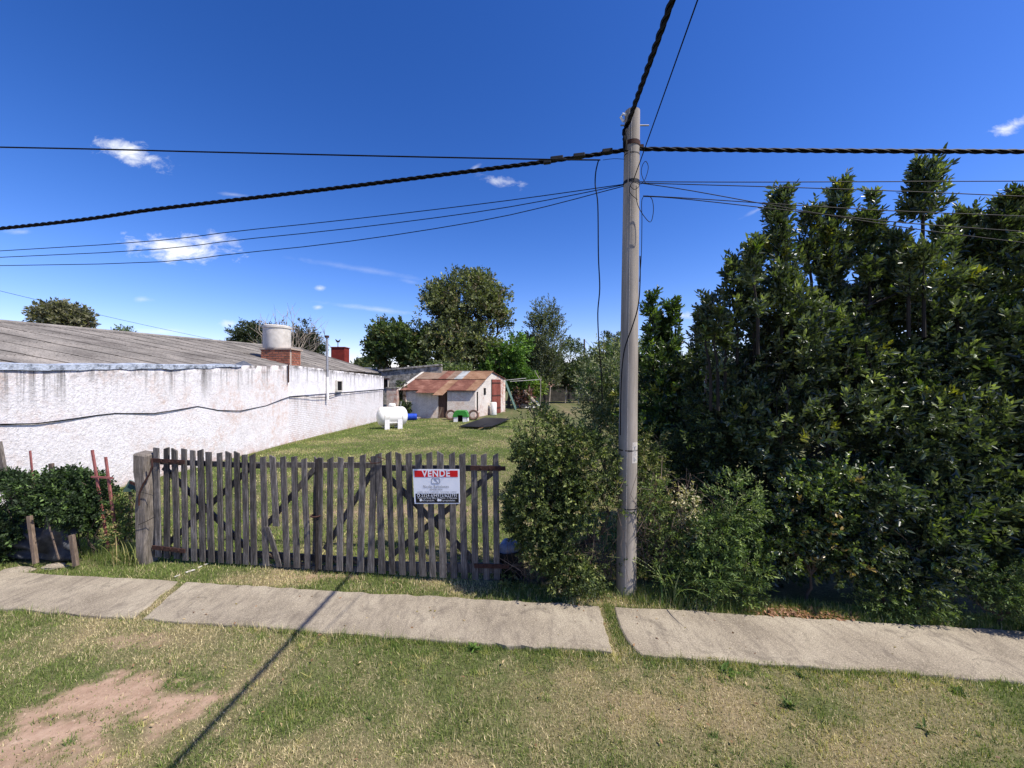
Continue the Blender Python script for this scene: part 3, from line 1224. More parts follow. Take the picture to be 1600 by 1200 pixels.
# vent pipe
vp = on_wall(509, 622, .10); vt = at(509, 527, vp.y)
m = MB().tube([Vector((vp.x, vp.y, vp.z)), Vector((vp.x - .04, vp.y, vt.z))], .06, 10)
pp = m.build('vent_pipe', M_GALV, house, True)
MB().tube([Vector((vp.x - .04, vp.y, vt.z - .02)), Vector((vp.x - .04, vp.y, vt.z + .09))], .11, 10).build('pipe_cap', M_RUSTIRON, pp)
MB().tube([Vector((vp.x - .003, vp.y, vp.z - .1)), Vector((vp.x - .01, vp.y, vp.z + 1.1))], .066, 10).build('pipe_sleeve', M_WHITEPAINT, pp, True)
# corner pipe between the two wall sections
cp = on_wall(449, 571, .05)
MB().tube([cp + Vector((0, 0, .05)), cp + Vector((0, 0, -.75))], .03, 6).build('downpipe', M_RUSTIRON, house)

# water tank on its brick plinth
plx0, plx1 = at(407, 0, 18.3).x, at(453, 0, 18.3).x
plz0, plz1 = 3.34, at(0, 546, 18.3).z
plinth = thing('brick_plinth', 'square red brick plinth on the white house carrying the round water tank', 'plinth', ((plx0 + plx1) / 2, 18.9, plz0))
MB().box(((plx0 + plx1) / 2, 18.80, (plz0 + plz1) / 2), (plx1 - plx0 - .03, .92, plz1 - plz0 - .01)).build('mortar_core', M_MORTAR, plinth)
bme = bpy.data.meshes.new('brick')
bb = MB().box((0, 0, 0), (1, 1, 1)); bme.from_pydata(bb.v, [], bb.f); bme.materials.append(M_BRICK)
rows = 8; rh = (plz1 - plz0) / rows
for r in range(rows):
    z = plz0 + (r + .5) * rh
    nb = 5; bw = (plx1 - plx0) / nb
    off = (r % 2) * .5
    for k in range(nb + 1):
        x0 = max(plx0, plx0 + (k - off) * bw); x1 = min(plx1, plx0 + (k + 1 - off) * bw)
        if x1 - x0 < .05: continue
        M = Matrix.Translation(((x0 + x1) / 2, 18.36 + random.uniform(-.008, .008), z)) @ Matrix.Diagonal((x1 - x0 - .034, .12, rh - .03, 1))
        piece('brick', bme, plinth, M)
    for k in range(4):
        y0 = max(18.44, 18.44 + (k - (1 - r % 2) * .5) * .26); y1 = min(19.22, 18.44 + (k + 1 - (1 - r % 2) * .5) * .26)
        if y1 - y0 < .05: continue
        M = Matrix.Translation((plx1 - .05 + random.uniform(-.006, .006), (y0 + y1) / 2, z)) @ Matrix.Diagonal((.12, y1 - y0 - .034, rh - .03, 1))
        piece('brick', bme, plinth, M)
MB().box(((plx0 + plx1) / 2, 18.80, plz1 + .035), (plx1 - plx0 + .12, 1.05, .07)).build('cap_slab', M_MORTAR, plinth)
tc_ = at(433, 509, 18.80)
tk = thing('water_tank', 'pale round fibre cement water tank with lid on the brick plinth', 'water tank', (tc_.x, 18.80, plz1 + .07))
r_ = 19.5 / FOC * 18.7
MB().lathe([(r_ * .96, plz1 + .07), (r_, plz1 + .14), (r_ * 1.0, tc_.z - .16), (r_ * .985, tc_.z - .15)], 32, Matrix.Translation((tc_.x, 18.80, 0))).build('tank_body', M_TANKCONC, tk, True)
MB().lathe([(r_ * 1.05, tc_.z - .15), (r_ * 1.06, tc_.z - .05), (r_ * .9, tc_.z - .01), (.05, tc_.z + .04)], 32, Matrix.Translation((tc_.x, 18.80, 0))).build('lid', M_TANKCONC, tk, True)

# cable slung along the wall
m = MB()
path = [on_wall(x, y, .016) for x, y in ((-160, 664), (-60, 664), (0, 663), (55, 662), (110, 655), (150, 649), (178, 646), (240, 646), (285, 639), (308, 635), (340, 641), (375, 642), (415, 634), (440, 624), (452, 620))]
path += [on_wall(x, y, .06) for x, y in ((475, 619), (487, 621), (508, 621), (530, 614), (560, 611), (597, 608))]
m.tube(path, .014, 6)
tag(m.build('wall_cable', M_CABLE, None, True), 'grey cable slung in loops along the white roughcast wall', 'cable')

# red chimney with a metal bird on top, behind the roof
cy = 32.0
c0, c1 = at(517, 543, cy), at(538, 543, cy)
ch = thing('red_chimney', 'dark red chimney stack with iron bird on top behind the grey roof', 'chimney', ((c0.x + c1.x) / 2, cy + .6, 0))
MB().box(((c0.x + c1.x) / 2, cy + .5, c0.z / 2), (c1.x - c0.x, .95, c0.z)).build('stack', M_REDBRICK, ch)
MB().box(((c0.x + c1.x) / 2, cy + .5, c0.z + .03), (c1.x - c0.x + .1, 1.05, .06)).build('coping', M_REDBRICK, ch)
q = at(528, 536, cy + .3)
m = MB().tube([(q.x, cy + .3, c0.z), (q.x, cy + .3, q.z + .1)], .03, 6)
m.tube([(q.x - .2, cy + .3, q.z + .30), (q.x - .05, cy + .3, q.z + .12), (q.x + .08, cy + .3, q.z + .12), (q.x + .2, cy + .3, q.z + .32)], [.03, .09, .09, .03], 6)
m.build('weathervane', M_DARKIRON, ch)

# brick pillar at the end of the white wall, old ruined wall behind
bp = thing('brick_pillar', 'worn brick pillar at the far end of the white wall', 'pillar', (at(614, 0, 29.6).x, 29.6, 0))
MB().box((at(614, 0, 29.6).x, 29.6, at(0, 607, 29.6).z / 2), (.75, .6, at(0, 607, 29.6).z)).build('shaft', M_PEELING, bp)
MB().box((at(614, 0, 29.6).x, 29.6, at(0, 606, 29.6).z + .02), (.85, .7, .08)).build('coping', M_OLDWALL, bp)
rw = thing('ruined_wall', 'grey mossy ruined stone wall with a small dark opening', 'wall', (at(640, 0, 33).x, 33, 0))
pts = [(596, 632), (596, 581), (604, 579), (612, 580), (622, 578), (634, 577), (646, 575), (660, 574), (676, 572), (690, 573), (690, 632)]
MB().prism([at(x, y, 33) for x, y in pts], (0, .5, 0)).build('masonry', M_OLDWALL, rw)
MB().beam(at(594, 579, 33.25), at(690, 570, 33.25), .75, .14, (0, 0, 1)).build('coping', M_OLDWALL, rw)
ow = MB().box(at(602, 599, 32.98), (.42, .10, .72)).build('opening', M_HOLE, rw)
MB().box(at(602, 592, 32.95), (.7, .16, .1)).build('lintel', M_RUSTIRON, ow)
for dx in (-.24, .24):
    MB().box(at(602, 599, 32.94) + Vector((dx, 0, 0)), (.05, .12, .72)).build('jamb', M_TANKCONC, ow)

# ------------------------------------------------------------------ shed with rusty roof
FLc, FRc, RRc = Vector((-8.25, 30.0, 0)), Vector((-2.85, 30.6, 0)), Vector((-.66, 37.2, 0))
RLc = FLc + (RRc - FRc)
shed = thing('brick_shed', 'small whitewashed brick shed with patchy rusty tin roof and red side door', 'shed', FLc.lerp(FRc, .5))
EL, ER = at(628, 610, 30.0).z, at(743, 611, 30.6).z
AP = at(774, 581.5, 34.0)
def wallsheet(name, mat, parent, poly_fn, a, b, nu=24, nz=10, thick=.25, lo=0.0):
    """wall between ground points a and b whose top height at fraction u is poly_fn(u)"""
    d = (b - a); n = Vector((d.y, -d.x, 0)).normalized()
    V, F, col = [], [], []
    for i in range(nu + 1):
        u = i / nu
        for j in range(nz + 1):
            z = lo + (poly_fn(u) - lo) * j / nz
            p = a + d * u; V.append((p.x, p.y, z)); col.append((poly_fn(u) - z, z, 0))
    k = nz + 1
    for i in range(nu):
        for j in range(nz):
            q = i * k + j
            F.append((q, q + k, q + k + 1, q + 1))
    b0 = len(V)
    for i in range(nu + 1):
        for z in (lo, poly_fn(i / nu)):
            p = a + d * (i / nu) - n * thick; V.append((p.x, p.y, z)); col.append((poly_fn(i / nu) - z, z, 0))
    for i in range(nu):
        q = b0 + 2 * i
        F.append((q, q + 1, q + 3, q + 2)); F.append((i * k + nz, (i + 1) * k + nz, q + 3, q + 1))
    F.append((0, nz, b0 + 1, b0)); F.append((nu * k, nu * k + nz, b0 + 2 * nu + 1, b0 + 2 * nu))
    return mesh_np(name, V, F, mat, parent, np.array(col, np.float32))
def lerp(a, b, t): return a + (b - a) * t
# front wall in two lengths beside the doorway
dv0, dv1 = .485, .61
fd = FRc - FLc
wallsheet('wall', M_CREAMBRICK, shed, lambda u: lerp(EL, ER, u * dv0) - .02, FLc, FLc + fd * dv0)
wallsheet('wall', M_CREAMBRICK, shed, lambda u: lerp(EL, ER, dv1 + u * (1 - dv1)) - .02, FLc + fd * dv1, FRc)
wallsheet('lintel', M_CREAMBRICK, shed, lambda u: EL - .02, FLc + fd * dv0, FLc + fd * dv1, 4, 2, .25, EL - .1)
apu = .50
zR = at(789, 593, 37.2).z
wallsheet('gable_wall', M_PEELING, shed, lambda u: (lerp(ER, AP.z, u / apu) if u < apu else lerp(AP.z, zR, (u - apu) / (1 - apu))), FRc, RRc, 36, 14)
wallsheet('gable_wall', M_PEELING, shed, lambda u: (lerp(zR, AP.z, u / (1 - apu)) if u < 1 - apu else lerp(AP.z, EL, (u - 1 + apu) / apu)), RLc, FLc, 20, 10)
wallsheet('wall', M_PEELING, shed, lambda u: zR, RRc, RLc, 10, 6)
# door of upright planks set back in the doorway, dark above
nrm = Vector((fd.y, -fd.x, 0)).normalized()
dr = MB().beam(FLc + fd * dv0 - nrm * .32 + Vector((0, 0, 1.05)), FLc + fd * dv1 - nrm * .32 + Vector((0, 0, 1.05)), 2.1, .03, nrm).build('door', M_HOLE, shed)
for k in range(5):
    t0 = dv0 + (dv1 - dv0) * (k + .5) / 5
    p = FLc + fd * t0 - nrm * .16
    MB().beam(p, p + Vector((0, 0, 1.95)), .125, .03, nrm).build('plank', M_DARKWOOD, dr)
# leaning loose board at the foot of the door
MB().beam(FLc + fd * (dv0 + .004) + nrm * .05, FLc + fd * (dv0 + .05) + nrm * .01 + Vector((0, 0, .8)), .10, .03, nrm).build('plank', M_STAKE, dr)
# red double door and slots in the gable
gd = RRc - FRc; gn = Vector((gd.y, -gd.x, 0)).normalized()
def gpt(u, z, o=0.02): 
    p = FRc + gd * u + gn * o; p.z = z; return p
rd_ = MB().beam(gpt(.49, 1.5, .01), gpt(.80, 1.5, .01), 3.0, .02, gn).build('red_door', M_HOLE, shed)
for k in range(6):
    u = .497 + .307 * (k + .4) / 6
    MB().beam(gpt(u + .012, .03, .04), gpt(u + .012, 3.0, .04), gd.length * .307 / 6 - .02, .05, gn).build('plank', M_REDDOOR, rd_)
for z in (.5, 1.6, 2.7):
    MB().beam(gpt(.50, z, .08), gpt(.80, z, .08), .09, .03, gn).build('cross_rail', M_RUSTIRON, rd_)
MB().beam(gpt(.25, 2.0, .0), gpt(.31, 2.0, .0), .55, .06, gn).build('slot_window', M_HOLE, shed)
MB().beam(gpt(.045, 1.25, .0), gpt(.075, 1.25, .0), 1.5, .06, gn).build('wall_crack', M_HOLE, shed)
# roof sheets, two courses
ridL = RLc.lerp(FLc, 1 - (1 - apu)); ridL = FLc + gd * apu; ridL.z = AP.z
ridR = FRc + gd * apu; ridR.z = AP.z
dn = (gd.normalized() * -1)
eL = FLc + dn * .3; eL.z = EL - .03
eR = FRc + dn * .3; eR.z = ER - .03
exd = fd.normalized()
eL -= exd * .15; eR += exd * .12
rl, rr2 = ridL - exd * .15, ridR + exd * .12
rl.z += .05; rr2.z += .05; eL.z += .05; eR.z += .05
vs, fs = [], []
cs, wv = 20, 10
for i in range(cs + 1):
    a = i / cs; z = .02 * (1 if i % 2 else -1)
    vs += [(a, 0, z + .02), (a, 1.04, z), (a, 0, z + .008), (a, 1.04, z - .012)]
for i in range(cs):
    b = 4 * i
    fs += [(b, b + 4, b + 5, b + 1), (b, b + 2, b + 6, b + 4), (b + 2, b + 3, b + 7, b + 6)]
SH = {'r': M_RUST, 't': M_RUST2, 'g': M_RUST3, 'z': M_ZINC}
low = 'rrrrtrrt'
upp = 'gggrgzttt'
for keys, t0, t1 in ((low, 0.0, .56), (upp, .54, 1.0)):
    n_ = len(keys)
    for i, k in enumerate(keys):
        s0, s1 = i / n_, (i + 1) / n_ + .004
        P_ = lambda s, t: eL.lerp(eR, s).lerp(rl.lerp(rr2, s), t)
        lo_t = t0
        if t0 == 0.0 and i in (2, 3, 4): lo_t = -.20 if i == 4 else -.10
        o = P_(s0, lo_t); ex = P_(s1, lo_t) - o; ey = (P_(s0, t1) - o)
        n = ex.cross(ey).normalized()
        o = o + n * (.0 if t0 == 0 else .035) + n * random.uniform(0, .008) + (Vector((0, 0, -.03)) if lo_t < 0 else Vector((0, 0, 0)))
        M = Matrix(((ex.x, ey.x, n.x, o.x), (ex.y, ey.y, n.y, o.y), (ex.z, ey.z, n.z, o.z), (0, 0, 0, 1)))
        sh = sheet(vs, fs, SH[k], shed, M)
        if k == 'z': sh['label'] = 'pale bare zinc sheet patched into the rusty roof'
rbk = RRc + exd * .12; rbk.z = zR + .05
rbl = RLc - exd * .15; rbl.z = zR + .05
m = MB(); m.prism([rl + Vector((0, .02, -.01)), rr2 + Vector((0, .02, -.01)), rbk, rbl], (0, 0, -.04)); m.build('rear_roof', M_RUST, shed)
MB().tube([rl + Vector((0, 0, .03)), rr2 + Vector((0, 0, .03))], .05, 6).build('ridge_cap', M_RUSTIRON, shed)
MB().beam(eL + Vector((0, 0, .02)) - exd * .02, rl + Vector((0, 0, .04)) - exd * .02, .22, .06, (0, 0, 1)).build('barge_board', M_TANKCONC, shed)
# ------------------------------------------------------------------ things in the yard
# gas tank
tb = pg(609, 671); ax = Vector((.9, .45, 0)).normalized()
gt = thing('gas_tank', 'white horizontal gas tank on two white legs beside the white wall', 'tank', tb)
r_, hl = .56, .66
cen = Vector((tb.x, tb.y + .45, .72))
R = ax.to_track_quat('Z', 'Y').to_matrix().to_4x4()
prof = []
for k in range(7):
    a = math.pi / 2 * k / 6
    prof.append((max(.01, r_ * math.sin(a)), -hl + .0 - .34 * math.cos(a) + .12))
prof += [(r_, hl - .12)]
for k in range(1, 7):
    a = math.pi / 2 * k / 6
    prof.append((max(.01, r_ * math.cos(a)), hl - .12 + .34 * math.sin(a)))
MB().lathe(prof, 28, Matrix.Translation(cen) @ R).build('shell', M_TANK, gt, True)
for s in (-.36, .36):
    p = cen + ax * s
    q = ax.cross(Vector((0, 0, 1)))
    for sd in (-1, 1):
        MB().box(Vector((p.x, p.y, .30)) + q * sd * .46, (.26, .16, .60), ax.to_track_quat('X', 'Z').to_matrix()).build('leg', M_WHITEPAINT, gt)
MB().lathe([(.2, cen.z + .58), (.2, cen.z + .70), (.14, cen.z + .76)], 14, Matrix.Translation((cen.x, cen.y, 0))).build('valve_dome', M_TANK, gt, True)
for s in (-.5, .5):
    rp_ = []
    e1_ = ax.cross(Vector((0, 0, 1))).normalized()
    for k in range(25):
        a_ = 2 * math.pi * k / 24
        rp_.append(cen + ax * s + (e1_ * math.cos(a_) + Vector((0, 0, 1)) * math.sin(a_)) * (r_ + .004))
    MB().tube(rp_, .012, 5).build('weld_seam', M_TANKCONC, gt, True)
q_ = ax.cross(Vector((0, 0, 1)))
MB().beam(cen - ax * .4 + q_ * .5 - Vector((0, 0, .33)), cen + ax * .4 + q_ * .5 - Vector((0, 0, .33)), .05, .05, (0, 0, 1)).build('cradle_bar', M_WHITEPAINT, gt)
MB().tube([cen + Vector((.45, .1, .5)), cen + Vector((.5, .15, .86))], .02, 5).build('filler_pipe', M_GALV, gt)
# blue barrel
b0 = pg(641, 657)
br = thing('blue_barrel', 'blue plastic barrel lying on the grass beside the gas tank', 'barrel', b0)
R = Vector((.97, .25, 0)).to_track_quat('Z', 'Y').to_matrix().to_4x4()
MB().lathe([(.2, -.42), (.23, -.40), (.235, -.2), (.245, -.19), (.245, -.16), (.235, -.15), (.235, .15), (.245, .16), (.245, .19), (.235, .2), (.23, .40), (.2, .42)], 20, Matrix.Translation(b0 + Vector((0, .2, .245))) @ R).build('drum', M_BLUEPLASTIC, br, True)
MB().lathe([(.05, .40), (.05, .45)], 10, Matrix.Translation(b0 + Vector((0, .2, .32))) @ R).build('bung', M_BLACK, br)
# kennel
k0 = pg(719, 659.5)
kn = thing('dog_kennel', 'plastic dog kennel with rounded green roof and arched doorway', 'kennel', k0)
w2, dp = .50, .95
def kp(x, z, y=0.0): return k0 + Vector((x, y, z))
arch = [(-.17, 0)] + [(-.17 * math.cos(a), .30 + .17 * math.sin(a)) for a in np.linspace(0, math.pi, 9)] + [(.17, 0)]
m = MB()
outer = [(-w2, 0), (-w2 * .96, .36), (w2 * .96, .36), (w2, 0)]
m.prism([kp(*q) for q in outer[:1]] + [kp(x, z) for x, z in (( -w2 * .96, .36),)] + [kp(-.17, .36), kp(-.17, 0)], (0, .05, 0))
m.prism([kp(.17, 0), kp(.17, .36), kp(w2 * .96, .36), kp(w2, 0)], (0, .05, 0))
m.prism([kp(-w2, 0), kp(-w2 + .04, 0), kp(-w2 * .96 + .04, .36), kp(-w2 * .96, .36)], (0, dp, 0))
m.prism([kp(w2 - .04, 0), kp(w2, 0), kp(w2 * .96, .36), kp(w2 * .96 - .04, .36)], (0, dp, 0))
m.prism([kp(-w2, 0, dp - .04), kp(-w2 * .96, .36, dp - .04), kp(w2 * .96, .36, dp - .04), kp(w2, 0, dp - .04)], (0, .04, 0))
m.build('lower_shell', M_WHITEPAINT, kn)
rp = [(-w2 * 1.06, .34), (-w2 * 1.02, .42), (-.42, .66), (-.33, .76), (.33, .76), (.42, .66), (w2 * 1.02, .42), (w2 * 1.06, .34)]
m = MB()
m.prism([kp(x, z, -.03) for x, z in rp[:4]] + [kp(-.17, .76, -.03), kp(-.17, .34, -.03)], (0, .05, 0))
m.prism([kp(.17, .34, -.03), kp(.17, .76, -.03)] + [kp(x, z, -.03) for x, z in rp[4:]], (0, .05, 0))
m.prism([kp(-.17, .47, -.03), kp(-.17, .76, -.03), kp(.17, .76, -.03), kp(.17, .47, -.03)], (0, .05, 0))
for i in range(len(rp) - 1):
    (xa, za), (xb, zb) = rp[i], rp[i + 1]
    m.hexa([kp(xa, za - .03, 0), kp(xb, zb - .03, 0), kp(xb, zb - .03, dp), kp(xa, za - .03, dp), kp(xa, za, 0), kp(xb, zb, 0), kp(xb, zb, dp), kp(xa, za, dp)])
m.prism([kp(x, z, dp) for x, z in rp], (0, .04, 0))
m.build('roof', M_GREENPLASTIC, kn)
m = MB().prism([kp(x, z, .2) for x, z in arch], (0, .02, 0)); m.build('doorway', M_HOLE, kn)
# old tyres on both sides of the kennel
for (x, y, lb) in ((703, 657, 'old worn tyre leaning on the shed wall left of the kennel'), (739, 657, 'old worn tyre leaning on the shed wall right of the kennel')):
    p = pg(x, y) + Vector((0, .35, 0))
    m = MB()
    prof = [(.25, -.09), (.34, -.11), (.38, -.07), (.39, 0), (.38, .07), (.34, .11), (.25, .09), (.23, 0), (.25, -.09)]
    n = 20
    R = Matrix.Translation(p + Vector((0, 0, .37))) @ Matrix.Rotation(math.radians(78), 4, 'X')
    b = len(m.v)
    for r, z in prof[:-1]:
        for k in range(n):
            a = 2 * math.pi * k / n
            m.v.append(tuple(R @ Vector((r * math.cos(a), r * math.sin(a), z))))
    for i in range(8):
        for k in range(n):
            i2, k2 = (i + 1) % 8, (k + 1) % n
            m.f.append((i * n + k, i * n + k2, i2 * n + k2, i2 * n + k))
    tag(m.build('old_tyre', plain('dusty tyre', lin(84, 66, 56), lin(120, 98, 84), 14, .9, .3), None, True, origin=p), lb, 'tyre', 'old tyres by the kennel')
# black sheets on the grass
for poly, z, lb in (([(717, 667), (748, 668), (784, 654), (757, 653)], .10, 'large black flat sheet lying on the grass before the shed'),
                    ([(750, 668), (768, 667), (797, 655), (782, 654)], .16, 'narrower black sheet overlapping the large black one')):
    pts = [pg(x, y, z) for x, y in poly]
    tag(MB().prism(pts, (0, 0, .035)).build('black_sheet', M_BLACK, None, origin=pts[0]), lb, 'sheet', 'black sheets on the yard grass')
for i, (x, y, lb) in enumerate(((742, 668.5, 'leftmost loose red brick under the front edge of the black sheets'), (750, 669, 'middle loose red brick of three under the black sheets'), (757, 668.5, 'rightmost loose red brick under the front edge of the black sheets'))):
    p = pg(x, y)
    o = MB().box(p + Vector((0, .1, .045)), (.25, .12, .09)).build('loose_brick', M_BRICK, None, origin=p)
    tag(o, lb, 'brick', 'bricks under the black sheets')
p, q = pg(764, 667, .03), pg(798, 667, .03)
tag(MB().tube([p, q], .025, 6).build('dark_pole', M_DARKIRON), 'thin dark pole lying on the grass right of the black sheets', 'pole')
# white drum by the red door
p = pg(770.5, 649)
dm = thing('white_boiler', 'upright white metal boiler standing before the red shed door', 'boiler', p)
MB().lathe([(.27, .02), (.28, .04), (.28, 1.02), (.24, 1.08)], 20, Matrix.Translation(p + Vector((0, .28, 0)))).build('casing', M_TANK, dm, True)
MB().box(p + Vector((0, .26, .02)), (.46, .46, .04)).build('base', M_DARKIRON, dm)
MB().tube([p + Vector((-.2, .2, 1.05)), p + Vector((-.2, .2, 1.16)), p + Vector((.2, .2, 1.18))], .02, 5).build('pipe', M_DARKIRON, dm)
# leaning green sheet
a, b = at(788, 593, 37.0), pg(806, 640)
m = MB().beam(Vector((b.x, b.y, .02)), a, .45, .05, (.8, -.6, .35))
tag(m.build('leaning_sheet', M_DARKGREEN, None, origin=b), 'long green sheet leaning against the right end of the shed', 'sheet')
# clothes line poles
cl = thing('clothes_rack', 'two pale horizontal poles on a thin post beside the shed', 'rack', (at(844, 0, 40).x, 40, 0))
d_ = cl.location.y
for (x0, y0, x1, y1) in ((791, 594, 822, 591), (797, 596, 846, 593)):
    MB().tube([at(x0, y0, d_), at(x1, y1, d_)], .03, 6).build('pole', M_TANKCONC, cl)
MB().tube([Vector((cl.location.x, d_, 0)), at(845, 588, d_)], .04, 6).build('post', M_PALEBARK, cl)
MB().tube([at(845, 596, d_), at(838, 584, d_), at(836, 580, d_)], [.05, .04, .03], 5).build('arm', M_PALEBARK, cl)
# rubbish heap
heap = pg(820, 637)
for i, (x0, y0, x1, y1, r, lb) in enumerate(((818, 612, 838, 632, .22, 'pale sawn log leaning on the rubbish heap'), (806, 622, 830, 618, .14, 'dark log lying along the top of the heap'), (812, 634, 834, 631, .16, 'long log at the foot of the rubbish heap'))):
    m = MB().tube(wob(at(x0, y0, 42), at(x1, y1, 41.4), 4, .15, i), [r, r * .95, r, r * .9, r * .85], 9)
    tag(m.build('log', (M_PALEBARK, M_BARK, M_PALEBARK)[i], None, True), lb, 'log', 'logs on the rubbish heap')
def lump(p, sx, sy, sz, seed):
    r = random.Random(seed); m = MB(); n = 10; rows_ = 6
    for i in range(rows_ + 1):
        th = math.pi * i / rows_ / 2
        for k in range(n):
            a = 2 * math.pi * k / n
            w = 1 + r.uniform(-.2, .2)
            m.v.append((p.x + sx * math.cos(a) * math.cos(th) * w, p.y + sy * math.sin(a) * math.cos(th) * w, p.z + sz * math.sin(th) * (1 + r.uniform(-.12, .12))))
    for i in range(rows_):
        for k in range(n):
            k2 = (k + 1) % n
            m.f.append((i * n + k, i * n + k2, (i + 1) * n + k2, (i + 1) * n + k))
    return m
for x, y, s, lb in ((822, 637, .5, 'crumpled white sack at the foot of the rubbish heap'), (831, 637, .4, 'small white sack right of the other in the heap'), (812, 637, .35, 'white sack nearest the shed at the rubbish heap'), (838, 635, .45, 'white sack behind the bramble bush top')):
    p = pg(x, y)
    tag(lump(p, s, s * .7, s * 1.5, x).build('white_sack', M_WHITEPAINT, None, True, origin=p), lb, 'sack', 'white sacks on the rubbish heap')
P = np.array([list(at(rng.uniform(803, 832), rng.uniform(606, 634), rng.uniform(41, 44))) for _ in range(500)])
V, F, c = leaves(P, rng.normal(0, 1, P.shape), rng.uniform(.2, .6, len(P)), .35, pal(len(P), [(92, 52, 42), (120, 96, 84), (60, 48, 42)]))
tag(mesh_np('brush_debris', V, F, M_LEAFDULL, None, c), 'brown brush and scrap heaped beside the shed', 'debris', None, 'stuff')
# garden posts and bent pipe
for x, yt, yb, lb, mt, r in ((859, 604, 633, 'leaning pale post left of the far garden posts', M_PALEBARK, .09), (884, 604, 630, 'upright pale post before the dark garden wall', M_PALEBARK, .08)):
    p = pg(x - 1, yb); q = at(x + 1, yt, p.y)
    tag(MB().tube([p, q], [r, r * .8], 7).build('garden_post', mt), lb, 'post', 'posts at the end of the yard')
p = pg(904, 630)
tag(MB().tube([p, at(905, 612, p.y), at(906, 608, p.y), at(912, 607, p.y)], .07, 7).build('bent_pipe', M_GALV), 'pale bent pipe standing near the dark garden wall', 'pipe')
gw = thing('garden_wall', 'low dark block wall closing the far end of the yard', 'wall', pg(880, 627))
y_ = gw.location.y
MB().prism([at(800, 627.5, y_), at(800, 606, y_), at(1000, 604, y_), at(1000, 627.5, y_)], (0, .3, 0)).build('masonry', M_GARDENWALL, gw)
MB().beam(at(800, 605.5, y_ + .15), at(1000, 603.5, y_ + .15), .4, .12, (0, 0, 1)).build('coping', M_GARDENWALL, gw)

# ------------------------------------------------------------------ houses far behind
def far_house(label, x0, x1, yeave, yridge, d, mw, mr, depth=7):
    h = thing('far_house', label, 'house', at((x0 + x1) / 2, 600, d) * 1.0)
    h.location.z = 0; WL[h.name] = Vector(h.location)
    a, b = at(x0, yeave, d), at(x1, yeave, d)
    zr = at(x0, yridge, d + depth / 2).z
    MB().box(((a.x + b.x) / 2, d + depth / 2, a.z / 2), (b.x - a.x, depth, a.z)).build('wall', mw, h)
    e = .3
    MB().prism([Vector((a.x - e, d - e, a.z + .01)), Vector((a.x - e, d + depth / 2, zr)), Vector((a.x - e, d + depth + e, a.z + .01))], (b.x - a.x + 2 * e, 0, 0)).build('roof', mr, h)
    n = max(1, int((b.x - a.x) / 3))
    for i in range(n):
        w = MB().box((a.x + (b.x - a.x) * (i + .5) / n, d - .01, a.z * .55), (1.1, .08, 1.1)).build('window', M_WHITEPAINT, h)
        MB().box((a.x + (b.x - a.x) * (i + .5) / n, d - .03, a.z * .55), (.9, .08, .9)).build('pane', M_HOLE, w)
far_house('grey slate roofed house beyond the end of the white wall', 555, 612, 583, 574, 46, M_OLDWALL, M_SLATE)
far_house('pale house with faded tile roof behind the yard trees', 832, 900, 604, 593, 72, M_CREAM, M_TERRA)
far_house('white house half hidden behind the laurel hedge', 1085, 1175, 592, 570, 40, M_WHITEPAINT, M_SLATE)
# water tower behind the hedge
wt = thing('water_tower', 'small beige water tower on thin legs behind the hedge', 'water tower', (at(1096, 0, 34).x, 34, 0))
z0, z1 = at(0, 530, 34).z, at(0, 508, 34).z
MB().lathe([(.46, z0), (.48, z0 + .05), (.48, z1 - .05), (.4, z1), (.05, z1 + .1)], 18, Matrix.Translation((at(1096, 0, 34).x, 34, 0))).build('tank_body', M_CREAM, wt, True)
for x in (1084, 1108):
    for y in (33.5, 34.5):
        MB().tube([(at(x, 0, 34).x, y, 0), (at(x, 0, 34).x, y, z0 - .02)], .05, 5).build('leg', M_DARKIRON, wt)
MB().box((at(1096, 0, 34).x, 34, z0 - .05), (1.5, 1.3, .1)).build('platform', M_DARKIRON, wt)
p = at(1109, 500, 33); b = at(1109, 600, 33)
an = thing('lamp_mast', 'thin iron mast with a small floodlight beside the water tower', 'mast', (b.x, 33, 0))
MB().tube([(b.x, 33, 0), p], .035, 5).build('mast', M_DARKIRON, an)
MB().tube([at(1102, 526, 33), at(1111, 526, 33)], .05, 5).build('arm', M_DARKIRON, an)
MB().box(at(1113, 521, 33), (.34, .3, .16), Matrix.Rotation(-.4, 3, 'Y')).build('floodlight', M_DARKIRON, an)
# far utility pole
dp_ = thing('wooden_utility_pole', 'distant utility pole with stay wire above the yard trees', 'utility pole', (at(913, 0, 70).x, 70, 0))
MB().tube([(dp_.location.x, 70, 0), at(913, 530, 70)], [.2, .14], 8).build('shaft', M_BARK, dp_)
MB().tube([at(914, 532, 70), at(935, 553, 70), at(960, 585, 70)], .03, 4).build('stay_wire', M_DARKIRON, dp_)

